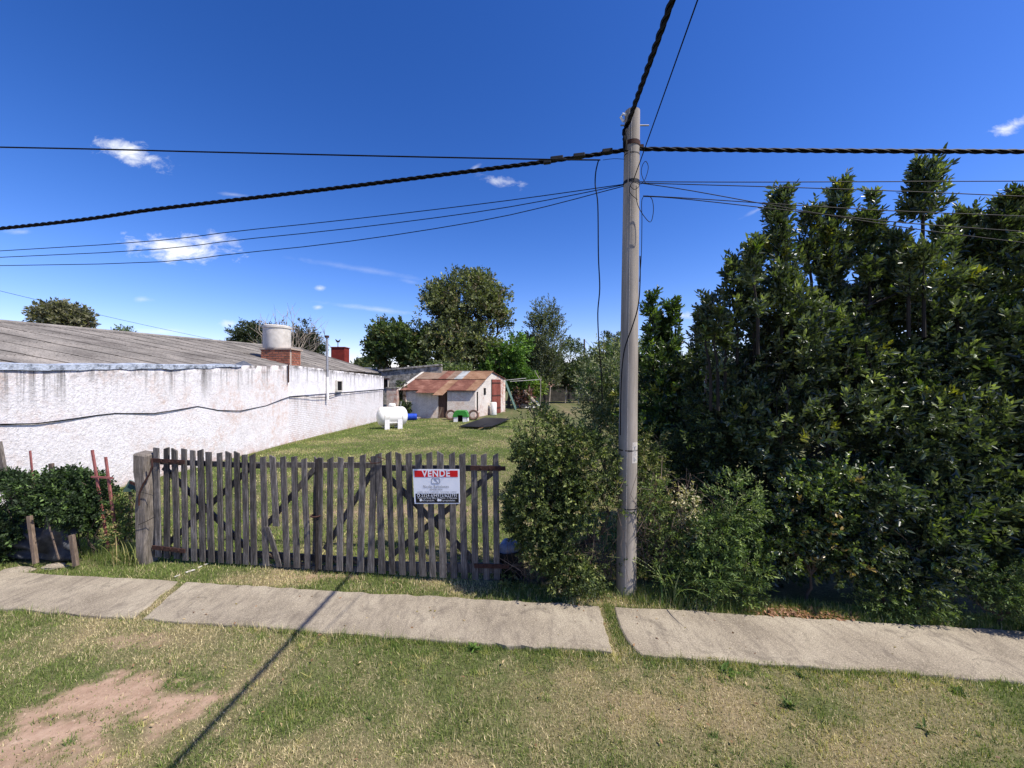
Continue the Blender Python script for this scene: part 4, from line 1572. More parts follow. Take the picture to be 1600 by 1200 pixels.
# ------------------------------------------------------------------ gate of grey pickets
gdir = Vector((1, GB, 0)).normalized(); gnrm = Vector((GB, -1, 0)).normalized()
left_leaf = thing('picket_gate', 'long left leaf of the weathered grey picket gate with a broken picket', 'gate', gate(415, 890), 'picket gate leaves')
right_leaf = thing('picket_gate', 'short right leaf of the grey picket gate carrying the for sale sign', 'gate', gate(685, 905), 'picket gate leaves')
LP = [(245, 699, 248, 870), (259.4, 699.6, 261, 872), (273.6, 701, 277, 873), (287, 702, 290, 876), (300.4, 703, 304, 877), (313.4, 704.4, 317, 879), (326.4, 705.6, 331, 880),
      (342.6, 706.4, 345.6, 881), (356.4, 707.6, 359, 883), (370, 708, 373, 884), (382.4, 709.6, 385, 885.5), (394.4, 710.4, 397, 887.5), (411, 713, 416, 889),
      (442, 715, 449, 891.5), (459, 715, 464, 892), (476, 715.6, 481, 892.5), (500.5, 715.3, 498, 897), (516.5, 715.3, 514, 897.5),
      (532, 714.6, 531, 898), (548.4, 714, 546, 898), (567.5, 712, 563.3, 898.5), (583.5, 713, 579.5, 897.3)]
RP = [(591, 709.7, 597, 897.2), (607, 709, 613, 898), (622, 709, 629, 898.5), (639, 709, 645, 900), (654, 709, 661, 901), (671, 709, 676.5, 901.7), (688, 709, 692.5, 902),
      (706, 709, 709.5, 903), (722, 709, 726, 904), (740, 709, 742.5, 905), (756, 709, 760.5, 905), (774.5, 709.7, 776.5, 905)]
def picket(x0, y0, x1, y1, parent, w=.083, off=-.03, seed=0):
    r = random.Random(seed)
    a, b = gate(x1, y1, off), gate(x0, y0, off)
    a.z = max(a.z, .05)
    a += gnrm * 0; b += gnrm * r.uniform(-.012, .012)
    ww = w * r.uniform(.92, 1.1)
    m = MB()
    d = b - a
    s = gdir * ww / 2
    n = gnrm * .0125
    cut = r.uniform(-.022, .022); b.z += r.uniform(-.012, .016)
    lv = [a]
    mids = [a.lerp(b, .33) + gdir * r.uniform(-.006, .006), a.lerp(b, .66) + gdir * r.uniform(-.006, .006)]
    ps = [a] + mids + [b]
    for i, p in enumerate(ps):
        k = 1 - .03 * i + r.uniform(-.04, .04)
        tz = Vector((0, 0, cut)) if i == 3 else Vector((0, 0, 0))
        m.v += [tuple(p - s * k + n - tz), tuple(p + s * k + n + tz), tuple(p + s * k - n + tz), tuple(p - s * k - n - tz)]
    for i in range(3):
        q = 4 * i
        for j in range(4):
            m.f.append((q + j, q + (j + 1) % 4, q + 4 + (j + 1) % 4, q + 4 + j))
    m.f += [(3, 2, 1, 0), (12, 13, 14, 15)]
    return m.build('picket', M_PICKET, parent)
for i, p in enumerate(LP): picket(*p, left_leaf, seed=i)
for i, p in enumerate(RP): picket(*p, right_leaf, seed=100 + i, w=.09 if i == 0 else .083, off=-.035)
# the broken picket: upper half still hanging, lower half leaning aside
o = picket(425, 714, 431.5, 822, left_leaf, seed=55); o['label'] = 'upper half of the snapped picket'
o = picket(418, 823, 437, 890, left_leaf, seed=56, w=.075); o['label'] = 'lower half of the snapped picket leaning aside'
o = picket(493, 716, 491, 892, left_leaf, seed=57, w=.05, off=.06)
def rail(x0, y0, x1, y1, w, parent, off=.02, t=.035, name='rail', mt=M_PICKET):
    return MB().beam(gate(x0, y0, off), gate(x1, y1, off), w, t, gnrm).build(name, mt, parent)
rail(241, 721, 415, 728, .075, left_leaf); rail(400, 726, 590, 727, .075, left_leaf, .055)
rail(243, 858, 402, 873, .11, left_leaf); rail(400, 866, 590, 878, .09, left_leaf, .055); rail(400, 885, 588, 890, .07, left_leaf, .03)
rail(587, 731, 782, 731.5, .075, right_leaf); rail(592, 884, 784, 888, .12, right_leaf)
# X braces and long struts
rail(256, 730, 398, 868, .075, left_leaf, .045, .03, 'brace'); rail(262, 850, 392, 730, .075, left_leaf, .075, .03, 'brace')
rail(412, 826, 492, 732, .07, left_leaf, .05, .03, 'brace'); rail(508, 858, 583, 735, .07, left_leaf, .05, .03, 'brace')
rail(596, 735, 745, 880, .075, right_leaf, .045, .03, 'brace'); rail(612, 868, 770, 738, .075, right_leaf, .075, .03, 'brace')
for (x0, y0, x1, y1) in ((420, 866, 445, 878), (448, 868, 475, 882), (520, 873, 536, 886), (552, 875, 572, 886)):
    rail(x0, y0, x1, y1, .03, left_leaf, .03, .02, 'split_lath', M_STAKE)
# hinge straps
for x0, y0, x1, y1, pr in ((236, 719, 288, 722, left_leaf), (238, 855, 289, 861, left_leaf), (735, 731, 790, 732, right_leaf), (741, 884, 796, 885, right_leaf)):
    h = rail(x0, y0, x1, y1, .055, pr, -.055, .014, 'hinge_strap', M_RUSTIRON)
    for k in (.3, .55, .8):
        p = gate(x0 + (x1 - x0) * k, y0 + (y1 - y0) * k, -.068)
        MB().box(p, (.02, .02, .02)).build('bolt', M_RUSTIRON, h)
MB().tube([gate(494.5, 717, -.06), gate(494.5, 896, -.06)], .017, 6).build('drop_bolt', M_DARKIRON, left_leaf)
m = MB()
for k in range(10):
    a0 = 2 * math.pi * k / 10; a1 = 2 * math.pi * (k + 1) / 10
m.tube([gate(493, 806, -.06) + Vector((.06 * math.cos(a), .05 * math.sin(a), .0)) for a in np.linspace(0, 6.28, 11)], .012, 5)
m.build('ring', M_RUSTIRON, left_leaf)
m = MB().tube([gate(575, 716, -.06), gate(580, 724, -.075), gate(592, 723, -.075), gate(602, 718, -.06), gate(590, 714, -.07)], .007, 5)
m.build('tie_wire', M_RUSTIRON, right_leaf)

# gate post
gp = thing('gate_post', 'thick weathered timber post at the left end of the gate', 'post', pg(226, 878))
a, b = pg(231, 878), at(226.5, 707, pg(231, 878).y)
m = MB()
r = random.Random(4)
lv = 6
for i in range(lv + 1):
    t = i / lv
    c = a.lerp(b, t) + Vector((r.uniform(-.012, .012), 0, 0))
    for sx, sy in ((-1, -1), (1, -1), (1, 1), (-1, 1)):
        m.v.append((c.x + sx * (.080 + .020 * t) + r.uniform(-.016, .016), c.y + sy * .10 + r.uniform(-.014, .014), c.z + (sx * -.014 + sy * .012 if i == lv else 0) - (.05 if i == 0 else 0)))
for i in range(lv):
    for j in range(4):
        m.f.append((i * 4 + j, i * 4 + (j + 1) % 4, i * 4 + 4 + (j + 1) % 4, i * 4 + 4 + j))
m.f += [(3, 2, 1, 0), (lv * 4, lv * 4 + 1, lv * 4 + 2, lv * 4 + 3)]
m.build('shaft', M_POST, gp, bevel=.022)
fy = a.y - .13
P_ = lambda x, y: at(x, y, fy)
MB().tube([P_(237, 716), P_(238, 728), P_(233, 742), P_(224, 756), P_(218, 770), P_(217, 790)], .012, 5).build('chain', M_RUSTIRON, gp)
MB().tube([P_(213, 768), P_(225, 770), P_(239, 774)], .004, 4).build('wire', M_DARKIRON, gp)
MB().tube([P_(216, 820), P_(228, 815), P_(241, 808)], .004, 4).build('wire', M_DARKIRON, gp)

# for sale sign
S00, S10, S11, S01 = [gate(x, y, -.085) for x, y in ((648, 787), (719, 787), (718, 733), (645, 733))]
sign = thing('for_sale_sign', 'white red and black for sale sign tied to the right gate leaf', 'sign', S00.lerp(S11, .5))
def sp(u, v, o=0.0):
    return S00.lerp(S10, u).lerp(S01.lerp(S11, u), v) + gnrm * o
def quad(u0, v0, u1, v1, o, name, mt, parent, t=.002):
    return MB().prism([sp(u0, v0, o), sp(u1, v0, o), sp(u1, v1, o), sp(u0, v1, o)], gnrm * t).build(name, mt, parent)
board = quad(0, 0, 1, 1, 0, 'board', M_SIGNWHITE, sign, .006)
quad(.035, .775, .965, .962, .0062, 'red_band', M_SIGNRED, board)
quad(.035, .03, .975, .295, .0062, 'black_band', M_SIGNBLACK, board)
su = (S10 - S00).length; sv = (S01 - S00).length
ud = (S10 - S00).normalized(); vd = (S01 - S00); vd = (vd - ud * vd.dot(ud)).normalized()
SR = Matrix((ud, vd, ud.cross(vd))).transposed()
def text(txt, u, v, size, mt, width=None, off=.0, o=.0088):
    cu = bpy.data.curves.new('lettering', 'FONT')
    cu.body = txt; cu.size = size; cu.align_x = 'CENTER'; cu.align_y = 'CENTER'; cu.offset = off * .7; cu.space_character = 1.12; cu.extrude = 0
    cu.materials.append(mt)
    tmp = bpy.data.objects.new('lettering_curve', cu)
    me = bpy.data.meshes.new_from_object(tmp)
    bpy.data.objects.remove(tmp); bpy.data.curves.remove(cu)
    if not me.materials: me.materials.append(mt)
    ob = bpy.data.objects.new('lettering', me)
    link(ob, board)
    xs_ = [v.co.x for v in me.vertices]
    sx = width * su / (max(xs_) - min(xs_)) if width else 1.0
    ob.matrix_local = Matrix.Translation(-WL[board.name]) @ (Matrix.Translation(sp(u, v, o)) @ SR.to_4x4() @ Matrix.Diagonal((sx, 1, 1, 1)))
    return ob
text('VENDE', .5, .868, .118, M_SIGNWHITE, .62, .0045)
text('Nicolás Barsolomeo', .49, .495, .056, M_SIGNGREY, .56)
text('INMOBILIARIA', .49, .412, .036, M_SIGNGREY, .28)
text('COMPRA  VENTA  ALQUILERES  TASACIONES  CAMPOS', .5, .338, .024, M_SIGNGREY, .86)
text('2324-694972/623791', .555, .240, .060, M_SIGNWHITE, .78, .0)
text('Padre Luis Brady 480 y San Martín - S. Mercedes', .51, .168, .034, M_SIGNWHITE, .86, .0)
text('nb.Propiedades', .305, .100, .034, M_SIGNWHITE, .27, .0)
text('nb.propiedades', .735, .100, .034, M_SIGNWHITE, .32, .0)
def disc(u, v, r, mt, o=.0088):
    c = sp(u, v, o)
    MB().prism([c + ud * r * math.cos(a) + vd * r * math.sin(a) for a in np.linspace(0, 6.283, 13)[:-1]], gnrm * .001).build('icon', mt, board)
disc(.10, .243, .021, M_SIGNWHITE); disc(.10, .243, .013, M_SIGNBLACK, .0105); disc(.145, .108, .016, M_SIGNWHITE); disc(.53, .108, .016, M_SIGNWHITE); disc(.57, .108, .015, M_SIGNWHITE)
# emblem: rounded outline with a diagonal stroke
em = []
for cx_, cy_, a0 in ((.555, .715, 0), (.425, .715, 90), (.425, .625, 180), (.555, .625, 270)):
    for k in range(4):
        a = math.radians(a0 + 30 * k)
        em.append(sp(cx_ + .022 * math.cos(a), cy_ + .03 * math.sin(a), .008))
em.append(em[0])
MB().tube(em, .0024, 4).build('emblem', M_SIGNGREY, board)
MB().beam(sp(.462, .715, .008), sp(.505, .665, .008), .009, .002, gnrm).build('emblem', M_SIGNGREY, board)
MB().beam(sp(.498, .675, .008), sp(.535, .605, .008), .006, .002, gnrm).build('emblem', M_SIGNGREY, board)
for u in (.01, .99):
    MB().tube([sp(u, .03, .01), sp(u + (-.06 if u < .5 else .06), .03, -.02)], .004, 4).build('tie', M_DARKIRON, board)

# bag and crate dumped at the right end of the gate
p = pg(797, 903)
p.y += .12; 
cr = thing('black_crate', 'black plastic crate in the shade at the right end of the gate', 'crate', (p.x, p.y, 0))
for dx, dy, sx, sy in ((-.17, 0, .02, .34), (.17, 0, .02, .34), (0, -.17, .34, .02), (0, .17, .34, .02)):
    MB().box((p.x + dx, p.y + dy, .18), (sx, sy, .32)).build('side_panel', M_BLACK, cr)
MB().box((p.x, p.y, .03), (.36, .36, .03)).build('base', M_BLACK, cr)
bg_ = lump(Vector((p.x - .02, p.y, .33)), .16, .16, .14, 5)
tag(bg_.build('plastic_bag', M_PLASTICBAG, None, True, origin=(p.x, p.y, .33)), 'crumpled bluish white bag stuffed in the black crate', 'bag')

# ------------------------------------------------------------------ left hedge, stakes, shade cloth
hz = 5.95
t = thing('clipped_hedge', 'dark green leafy hedge spilling over black shade cloth at left', 'hedge', (-7, 6.05, 0))
hb = []
for x in range(-170, 150, 24):
    top = 752 + 8 * math.sin(x * .05) + (8 if x > 130 else 0)
    hb.append((at(x, top + 26, 6.05), (.34, .40, .34)))
hb += [(at(8, 776, 5.95), (.34, .3, .3)), (at(-36, 782, 5.95), (.3, .3, .3)), (at(48, 772, 5.95), (.3, .3, .26))]
hb += [(at(x, y, 5.85), (rx, .25, rz)) for x, y, rx, rz in ((20, 815, .3, .34), (-30, 820, .3, .4), (70, 790, .28, .16), (118, 795, .2, .16), (-110, 820, .3, .4), (5, 850, .2, .2))]
P, D = fill(hb, 9500, 2.6, .36, 2.2)
A = D + rng.normal(0, .5, P.shape) + np.array([0, -.15, .35])
col = pal(len(P), [(42, 56, 34), (54, 72, 40), (76, 98, 52), (112, 136, 76)], [.35, .35, .22, .08])
V, F, c = shoots(P, A, .12 * rng.uniform(.6, 1.4, len(P)), 9, .052, .52, col, 1.0)
mesh_np('crown', V, F, M_LEAFDULL, t, c)
m = MB()
for i in range(60):
    x = rng.uniform(-200, 165); a = pg(x, 873); a.y += .1
    m.tube(wob(a, at(x + rng.uniform(-25, 25), rng.uniform(745, 800), a.y + rng.uniform(-.2, .2)), 4, .25, i), [.011, .009, .008, .006, .004], 4)
m.build('stems', M_BARK, t)
# shade cloth: sagging folds
def cloth():
    nx_, nz_ = 70, 24
    V, F = [], []
    for i in range(nx_ + 1):
        x = -230 + (168 + 230) * i / nx_
        for j in range(nz_ + 1):
            s = j / nz_
            b = on_line(x, 876, 6.0 - .09 * -1, -.02)
            ztop = .50 + (.50 if 128 < x < 156 else 0) + .06 * math.sin(i * .5)
            z = .01 + ztop * s
            bulge = .10 * math.sin(s * math.pi) + .045 * math.sin(s * 17 + 1.3 * math.sin(i * .23)) * (1 - s * .4) + .03 * math.sin(i * .6 + s * 5)
            V.append((b.x, 5.86 - bulge - .04 * math.sin(i * .21), z + .03 * math.sin(i * .33) * s))
    n = nz_ + 1
    for i in range(nx_):
        for j in range(nz_):
            a = i * n + j
            F.append((a, a + n, a + n + 1, a + 1))
    o = mesh_np('shade_cloth', V, F, M_CLOTH, None, None, True, origin=(-7, 6.05, 0))
    s = o.modifiers.new('thick', 'SOLIDIFY'); s.thickness = .004
    tag(o, 'sagging black shade cloth hung behind the left hedge stakes', 'cloth')
cloth()
def stake(x0, y0, x1, y1, d, w, mt, lb, group='stakes along the left hedge', name='wooden_stake'):
    a, b = at(x1, y1, d), at(x0, y0, d)
    a.z = max(a.z, -.02)
    m = MB().beam(a, b, w, w * .8, (0, -1, 0))
    tag(m.build(name, mt, None, origin=(a.x, a.y, 0)), lb, 'stake', group)
stake(46, 806, 56, 880, 5.60, .05, M_STAKE, 'short pale wooden stake low in the left hedge')
stake(112, 836, 119, 884, 5.58, .055, M_STAKE, 'short stout wooden stake at the right part of the hedge foot')
stake(73, 808, 92, 874, 5.62, .016, M_TWIG, 'thin cane leaning against the black shade cloth')
stake(80, 724, 96, 876, 6.1, .05, M_STAKE, 'wooden stake whose blunt top pokes above the hedge')
stake(-2, 690, 30, 876, 6.2, .055, M_POST, 'grey leaning board rising above the hedge at far left')
stake(47, 704, 62, 876, 6.25, .022, M_PINKIRON, 'thin pinkish rod rising above the left hedge')
stake(20, 738, 42, 876, 6.3, .025, M_POST, 'thin grey stick beside the leaning board')
fr = thing('iron_frame', 'faded red iron frame of two rods and a crossbar between hedge and gate post', 'frame', (at(165, 0, 6).x, 5.98, 0))
for (x0, y0, x1, y1) in ((144, 703, 172, 880), (165, 714, 186, 880)):
    a = at(x1, y1, 5.95); a.z = -.02
    MB().beam(a, at(x0, y0, 5.95), .026, .026, (0, -1, 0)).build('rod', M_PINKIRON, fr)
MB().beam(at(143, 745, 5.93), at(176, 747, 5.93), .025, .02, (0, -1, 0)).build('crossbar', M_PINKIRON, fr)
a = at(190, 768, 6.3)
sb = thing('scrap_board', 'tilted green and white scrap board behind the gate post', 'board', (a.x, a.y, 0))
MB().prism([at(191, 769, 6.3), at(202, 750, 6.3), at(216, 757, 6.3), at(214, 768, 6.3)], (0, .02, 0)).build('face', M_DARKGREEN, sb)
MB().beam(at(203, 753, 6.29), at(216, 759, 6.29), .04, .02, (0, -1, 0)).build('strip', M_RUSTIRON, sb)
MB().beam(Vector((at(204, 0, 6.33).x, 6.33, 0)), at(204, 765, 6.33), .04, .03, (0, -1, 0)).build('leg', M_STAKE, sb)
# concrete lumps and a torn white strip before the hedge and gate
for x, y, s, lb in ((86, 886, .16, 'flat pale concrete lump on the grass before the hedge'), (25, 893, .22, 'flat grey concrete lump at the pavement edge far left')):
    p = pg(x, y)
    tag(lump(Vector((p.x, p.y, 0)), s, s * .55, .05, x).build('concrete_lump', M_CONC, None, origin=p), lb, 'rubble', 'concrete lumps on the verge')
p, q = pg(276, 903), pg(322, 884)
m = MB()
for i in range(9):
    c = p.lerp(q, i / 8) + Vector((random.uniform(-.01, .01), random.uniform(-.02, .02), .02))
    if i in (1, 2, 5, 7): continue
    w = .008 if i in (0, 1, 8) else random.uniform(.012, .026)
    m.box(c, (.06, w * 1.2, .01), Matrix.Rotation(.9 + random.uniform(-.4, .4), 3, 'Z'))
tag(m.build('torn_strip', M_TANKCONC, None, origin=p), 'torn white strip lying on the grass before the gate', 'litter')

# ------------------------------------------------------------------ utility pole
top = at(988, 175, POLE.y + .02)
ep = thing('utility_pole', 'round grey concrete utility pole standing before the hedge', 'utility pole', POLE)
m = MB()
prof_n = 28
lv = 14
for i in range(lv + 1):
    t = i / lv
    c = POLE.lerp(top, t) - Vector((0, 0, .05 if i == 0 else 0)); r = .122 + (.092 - .122) * t
    for k in range(prof_n):
        a = 2 * math.pi * k / prof_n
        rr = r + (.006 if k in (21 - 3,) else 0)
        m.v.append((c.x + rr * math.cos(a), c.y + rr * math.sin(a), c.z))
for i in range(lv):
    for k in range(prof_n):
        k2 = (k + 1) % prof_n
        m.f.append((i * prof_n + k, i * prof_n + k2, (i + 1) * prof_n + k2, (i + 1) * prof_n + k))
m.f.append(tuple(lv * prof_n + k for k in range(prof_n)))
m.build('shaft', M_POLE, ep, True)
def pole_at(y, side=0.0, front=-1.0, k=1.04):
    """point on the pole's surface at picture height y, at side -1..1"""
    t = (928 - y) / (928 - 175)
    c = POLE.lerp(top, t); r = (.122 - .030 * t) * k
    return c + Vector((side * r, front * math.sqrt(max(0, 1 - side * side)) * r, 0))
def band(y, h, r_add, mt, name):
    c0, c1 = POLE.lerp(top, (928 - y) / 753), POLE.lerp(top, (928 - y + h) / 753)
    r = .122 - .030 * (928 - y) / 753 + r_add
    MB().tube([c0, c1], r, 24).build(name, mt, ep, True)
band(231, 7, .007, M_RUSTIRON, 'clamp_band')
band(290, 5, .004, M_BLACK, 'cable_tie')
band(704, 2, .002, M_DARKIRON, 'wire_wrap'); band(793, 1.5, .002, M_DARKIRON, 'wire_wrap'); band(245, 1.5, .002, M_DARKIRON, 'wire_wrap')
MB().tube([pole_at(196, -1.5, 0), pole_at(196, 2.15, 0)], .009, 6).build('through_bolt', M_GALV, ep)
MB().box(pole_at(229, 1.2, 0), (.05, .04, .035)).build('clamp_bolt', M_RUSTIRON, ep)
m = MB().tube([pole_at(190, -1.1), pole_at(183, -1.5), pole_at(178, -1.2), pole_at(183, -.9)], .016, 6); m.build('insulator', M_WHITEPAINT, ep, True)
MB().tube([pole_at(y, -.36, -1, 1.0) for y in range(920, 176, -40)] + [pole_at(177, -.36, -1, 1.0)], .0022, 5).build('mould_seam', M_PALEPATCH, ep, True)
# white painted number patch, worn
m = MB()
for i in range(6):
    for (y, z) in ((701, 694), ):
        pass
pts0 = [pole_at(722 - 0, s, -1, 1.015) for s in (.18, .4, .6, .78, .9)]
pts1 = [pole_at(690, s, -1, 1.015) for s in (.18, .4, .6, .78, .9)]
m.add(pts0 + pts1, [(i, i + 1, 5 + i + 1, 5 + i) for i in range(4)])
o = m.build('painted_patch', M_PALEPATCH, ep)
for (y0, s0, y1, s1) in ((697, .4, 697, .68), (697, .4, 703, .55), (706, .42, 706, .62), (709, .45, 709, .65), (713, .4, 719, .45), (715, .6, 719, .66)):
    MB().beam(pole_at(y0, s0, -1, 1.03), pole_at(y1, s1, -1, 1.03), .007, .002, (0.5, -1, 0)).build('painted_mark', M_SIGNGREY, o)

# ------------------------------------------------------------------ cables
def sag(a, b, n, s):
    return [Vector(a).lerp(Vector(b), i / n) - Vector((0, 0, s * 4 * (i / n) * (1 - i / n))) for i in range(n + 1)]
def smooth_path(P, n):
    P = [Vector(p) for p in P]
    out = []
    for i in range(len(P) - 1):
        p0, p1, p2, p3 = P[max(i - 1, 0)], P[i], P[i + 1], P[min(i + 2, len(P) - 1)]
        for k in range(n):
            t = k / n
            out.append(.5 * ((2 * p1) + (p2 - p0) * t + (2 * p0 - 5 * p1 + 4 * p2 - p3) * t * t + (3 * p1 - p0 - 3 * p2 + p3) * t ** 3))
    out.append(P[-1])
    return out
def twisted(path, r, pitch, strands=3):
    # resample evenly
    L = [0]
    for i in range(1, len(path)): L.append(L[-1] + (path[i] - path[i - 1]).length)
    n = int(L[-1] / pitch * 8)
    xs = np.linspace(0, L[-1], n)
    arr = np.array([list(p) for p in path])
    R = np.stack([np.interp(xs, L, arr[:, k]) for k in range(3)], 1)
    m = MB()
    out = []
    for s in range(strands):
        pts = []
        for i in range(n):
            d = Vector(R[min(i + 1, n - 1)] - R[max(i - 1, 0)]).normalized()
            e1 = d.cross(Vector((0, 0, 1))).normalized(); e2 = d.cross(e1)
            a = 2 * math.pi * (xs[i] / pitch + s / strands)
            pts.append(Vector(R[i]) + (e1 * math.cos(a) + e2 * math.sin(a)) * r * 1.08)
        out.append(MB().tube(pts, r, 5))
    return out
def bundle(path, r, pitch, label):
    t = thing('twisted_cable', label, 'cable', path[0], 'twisted cables from the pole')
    for mb in twisted(path, r, pitch): mb.build('strand', M_CABLE, t, True)
    return t
pl = [street(x, y) for x, y in ((-1400, 470), (-700, 418), (0, 357), (250, 326), (500, 297), (700, 272), (850, 253), (935, 241), (980, 234))]
bl = bundle(smooth_path(pl, 6), .0135, .34, 'black twisted power cable running from the pole to the left')
for (x, y, w) in ((870, 247.5, 20), (905, 243, 18), (949, 236, 16), (855, 253, 12)):
    a, b = street(x - w / 2, y + w * .06, -.03), street(x + w / 2, y - w * .06, -.03)
    MB().beam(a, b, .05, .05, (0, -1, 0)).build('connector', M_BLACK, bl, bevel=.008)
pr = [street(x, y) for x, y in ((975, 236), (1002, 233), (1150, 234.5), (1350, 236), (1600, 237), (2600, 240))]
bundle(smooth_path(pr, 6), .0135, .42, 'black twisted power cable running from the pole to the right')
p1 = at(1050, 0, 3.16); p0 = at(982, 190, POLE.y - .14)
dd = (p1 - p0)
fw = [at(978, 236, POLE.y - .14), at(976, 205, POLE.y - .15), p0, p0 + dd * .5, p1, p0 + dd * 2.2 + Vector((0, 0, .0)), p0 + dd * 5, p0 + dd * 12]
bundle(smooth_path(fw, 5), .015, .40, 'black twisted power cable passing overhead from the pole top')
def wire(pts, r, label, group='thin wires on the pole', n=5, name='overhead_wire'):
    m = MB().tube(smooth_path(pts, n), r, 5)
    tag(m.build(name, M_CABLE, None, True, origin=pts[0]), label, 'wire', group)
S = street
a, b = at(990, 281, POLE.y - .13), at(1090, 0, 2.75)
wire([a, a + (b - a) * .5, b, a + (b - a) * 4, a + (b - a) * 9], .0055, 'thin wire passing overhead from the middle of the pole')
wire([on_line(x, y, 4.85, -.02) for x, y in ((-1200, 208), (0, 230), (300, 237), (600, 244), (850, 249), (938, 250))], .009, 'straight black wire highest on the left of the pole')
wire([S(942, 250), S(960, 248), S(978, 249)], .003, 'short slack wire joining the highest left wire to the pole', name='tie_wire')
for ys, lb in (((288, 320, 358, 392, 450), 'upper of the three thin sagging wires left of the pole'), ((289, 332, 372, 402, 440), 'middle of the three thin sagging wires left of the pole'), ((291, 347, 393, 415, 415), 'lowest of the three thin sagging wires left of the pole')):
    wire([S(x, y, .03) for x, y in zip((974, 740, 400, 0, -1200), ys)], .0055, lb)
for pts, lb in ((((1000, 284), (1200, 284.5), (1600, 283), (2400, 281)), 'highest thin level wire right of the pole'),
                (((1000, 286), (1300, 295), (1600, 307), (2400, 345)), 'second thin wire right of the pole crossing the tall laurel tip'),
                (((1005, 306), (1080, 310), (1347, 327), (1600, 338), (2400, 372)), 'third thin wire right of the pole'),
                (((1005, 307), (1080, 312), (1380, 345), (1600, 362), (2400, 420)), 'lowest thin wire right of the pole'),
                (((1000, 286), (1080, 298), (1240, 327), (1380, 350), (1547, 373), (2200, 450)), 'steep thin wire crossing the others right of the pole')):
    wire([S(x, y, -.02) for x, y in pts], .0055, lb)
wire([S(x, y) for x, y in ((935, 251), (931, 268), (930, 290), (934, 320), (935, 400), (937, 450), (934, 490), (936, 540), (940, 590), (941, 625))], .008, 'loose black cable hanging down left of the pole', name='hanging_cable')
F_ = lambda x, y: at(x, y, POLE.y - .16)
wire([F_(1001, 288), F_(1008, 280), F_(1013, 262), F_(1009, 252), F_(1004, 258), F_(1002, 270), F_(1007, 284), F_(1012, 287)], .004, 'small wire loop above the right wires on the pole', name='wire_loop')
wire([F_(994, 290), F_(995, 315), F_(1003, 333), F_(1016, 347), F_(1021, 330), F_(1019, 312), F_(1012, 306), F_(1003, 312), F_(1003, 345), F_(1002, 400), F_(999, 440)], .0045, 'dangling wire loop right of the pole below the clamps', name='wire_loop')
wire([F_(1000, 400), F_(1000, 440), F_(997, 478), F_(988, 510), F_(976, 545), F_(971, 590), F_(969, 680)], .0075, 'black cable crossing the front of the pole downwards', name='pole_cable')
wire([F_(991, 282), F_(985, 290), F_(992, 296), F_(999, 289), F_(988, 285), F_(984, 300), F_(996, 312)], .004, 'knotted wire tangle on the front of the pole', name='wire_knot')
# wires to the house far left
a, b = at(-60, 440, 20), at(335, 531, 34)
wire([a, a.lerp(b, .5) + Vector((0, 0, -.1)), b], .011, 'thin wire sloping down behind the grey roof at left', group=None)

# ------------------------------------------------------------------ trees and shrubs
OLIVE = [(74, 83, 54), (94, 102, 66), (116, 122, 80), (140, 144, 98), (116, 106, 80)]
tree('walnut_tree', 'tall rounded olive green tree rising behind the shed', 'tree', at(725, 0, 46) * Vector((1, 1, 0)) if False else Vector((at(725, 0, 46).x, 46, 0)),
     [blob(728, 470, 46, 52, 42), blob(700, 500, 46, 55, 48), blob(760, 500, 46, 44, 50), blob(715, 545, 45, 66, 42), blob(765, 545, 45, 46, 40), blob(780, 480, 46, 20, 34), blob(690, 460, 46, 28, 26), blob(745, 448, 46, 34, 22)],
     4300, 8, .40, .55, OLIVE, [.3, .3, .22, .08, .1], r0=.42, ln=.9, gap=.44, gs=.55, seed=3)
tree('fig_tree', 'lower spreading dark green tree left of the tall olive tree', 'tree', Vector((at(625, 0, 45).x, 45, 0)),
     [blob(608, 545, 45, 32, 34), blob(640, 530, 45, 40, 32), blob(660, 550, 45, 40, 34), blob(600, 520, 45, 20, 18), blob(585, 550, 45, 12, 22)],
     1900, 8, .42, .6, [(60, 76, 46), (80, 98, 54), (106, 120, 68), (114, 106, 68)], [.35, .35, .2, .1], r0=.28, ln=.8, gap=.44, gs=.6, seed=5)
tree('broadleaf_tree', 'bright green leafy tree right of the shed', 'tree', Vector((at(795, 0, 43).x, 43, 0)),
     [blob(797, 555, 43, 32, 34), blob(812, 578, 43, 24, 30), blob(780, 580, 43, 26, 26)], 1500, 8, .36, .55, [(58, 84, 32), (80, 110, 42), (104, 136, 54)], r0=.2, ln=.8, gap=.42, gs=.6, seed=7)
tree('creeper_bush', 'yellow green creeper bush over the back of the shed', 'bush', Vector((at(815, 0, 46).x, 46, 0)),
     [blob(795, 588, 45.5, 24, 13), blob(820, 598, 46, 24, 14), blob(836, 606, 46, 14, 12), blob(765, 583, 45, 18, 9)], 900, 8, .3, .6, [(84, 104, 40), (110, 130, 54), (132, 146, 70)], r0=.1, ln=.6, gap=.40, gs=.9, seed=9)
tree('ivy_bush', 'pale green bushy growth between ruined wall and shed roof', 'bush', Vector((at(660, 0, 36.8).x, 36.8, 0)),
     [blob(655, 590, 36.5, 22, 12), blob(640, 600, 36, 14, 14), blob(690, 580, 38, 26, 9), blob(720, 580, 39, 22, 8)], 700, 8, .24, .6, [(70, 86, 46), (96, 112, 58), (130, 140, 96)], r0=.08, ln=.5, gap=.40, gs=1.0, seed=10)
tree('wall_creeper', 'dark creeper climbing the corner beside the brick pillar', 'creeper', Vector((at(626, 0, 30.4).x, 30.4, 0)),
     [blob(627, 615, 30.3, 6, 24), blob(634, 640, 29.6, 6, 14)], 260, 7, .16, .6, [(36, 46, 26), (56, 70, 36), (84, 96, 48)], r0=.05, ln=.3, gap=.35, gs=1.5, seed=11)
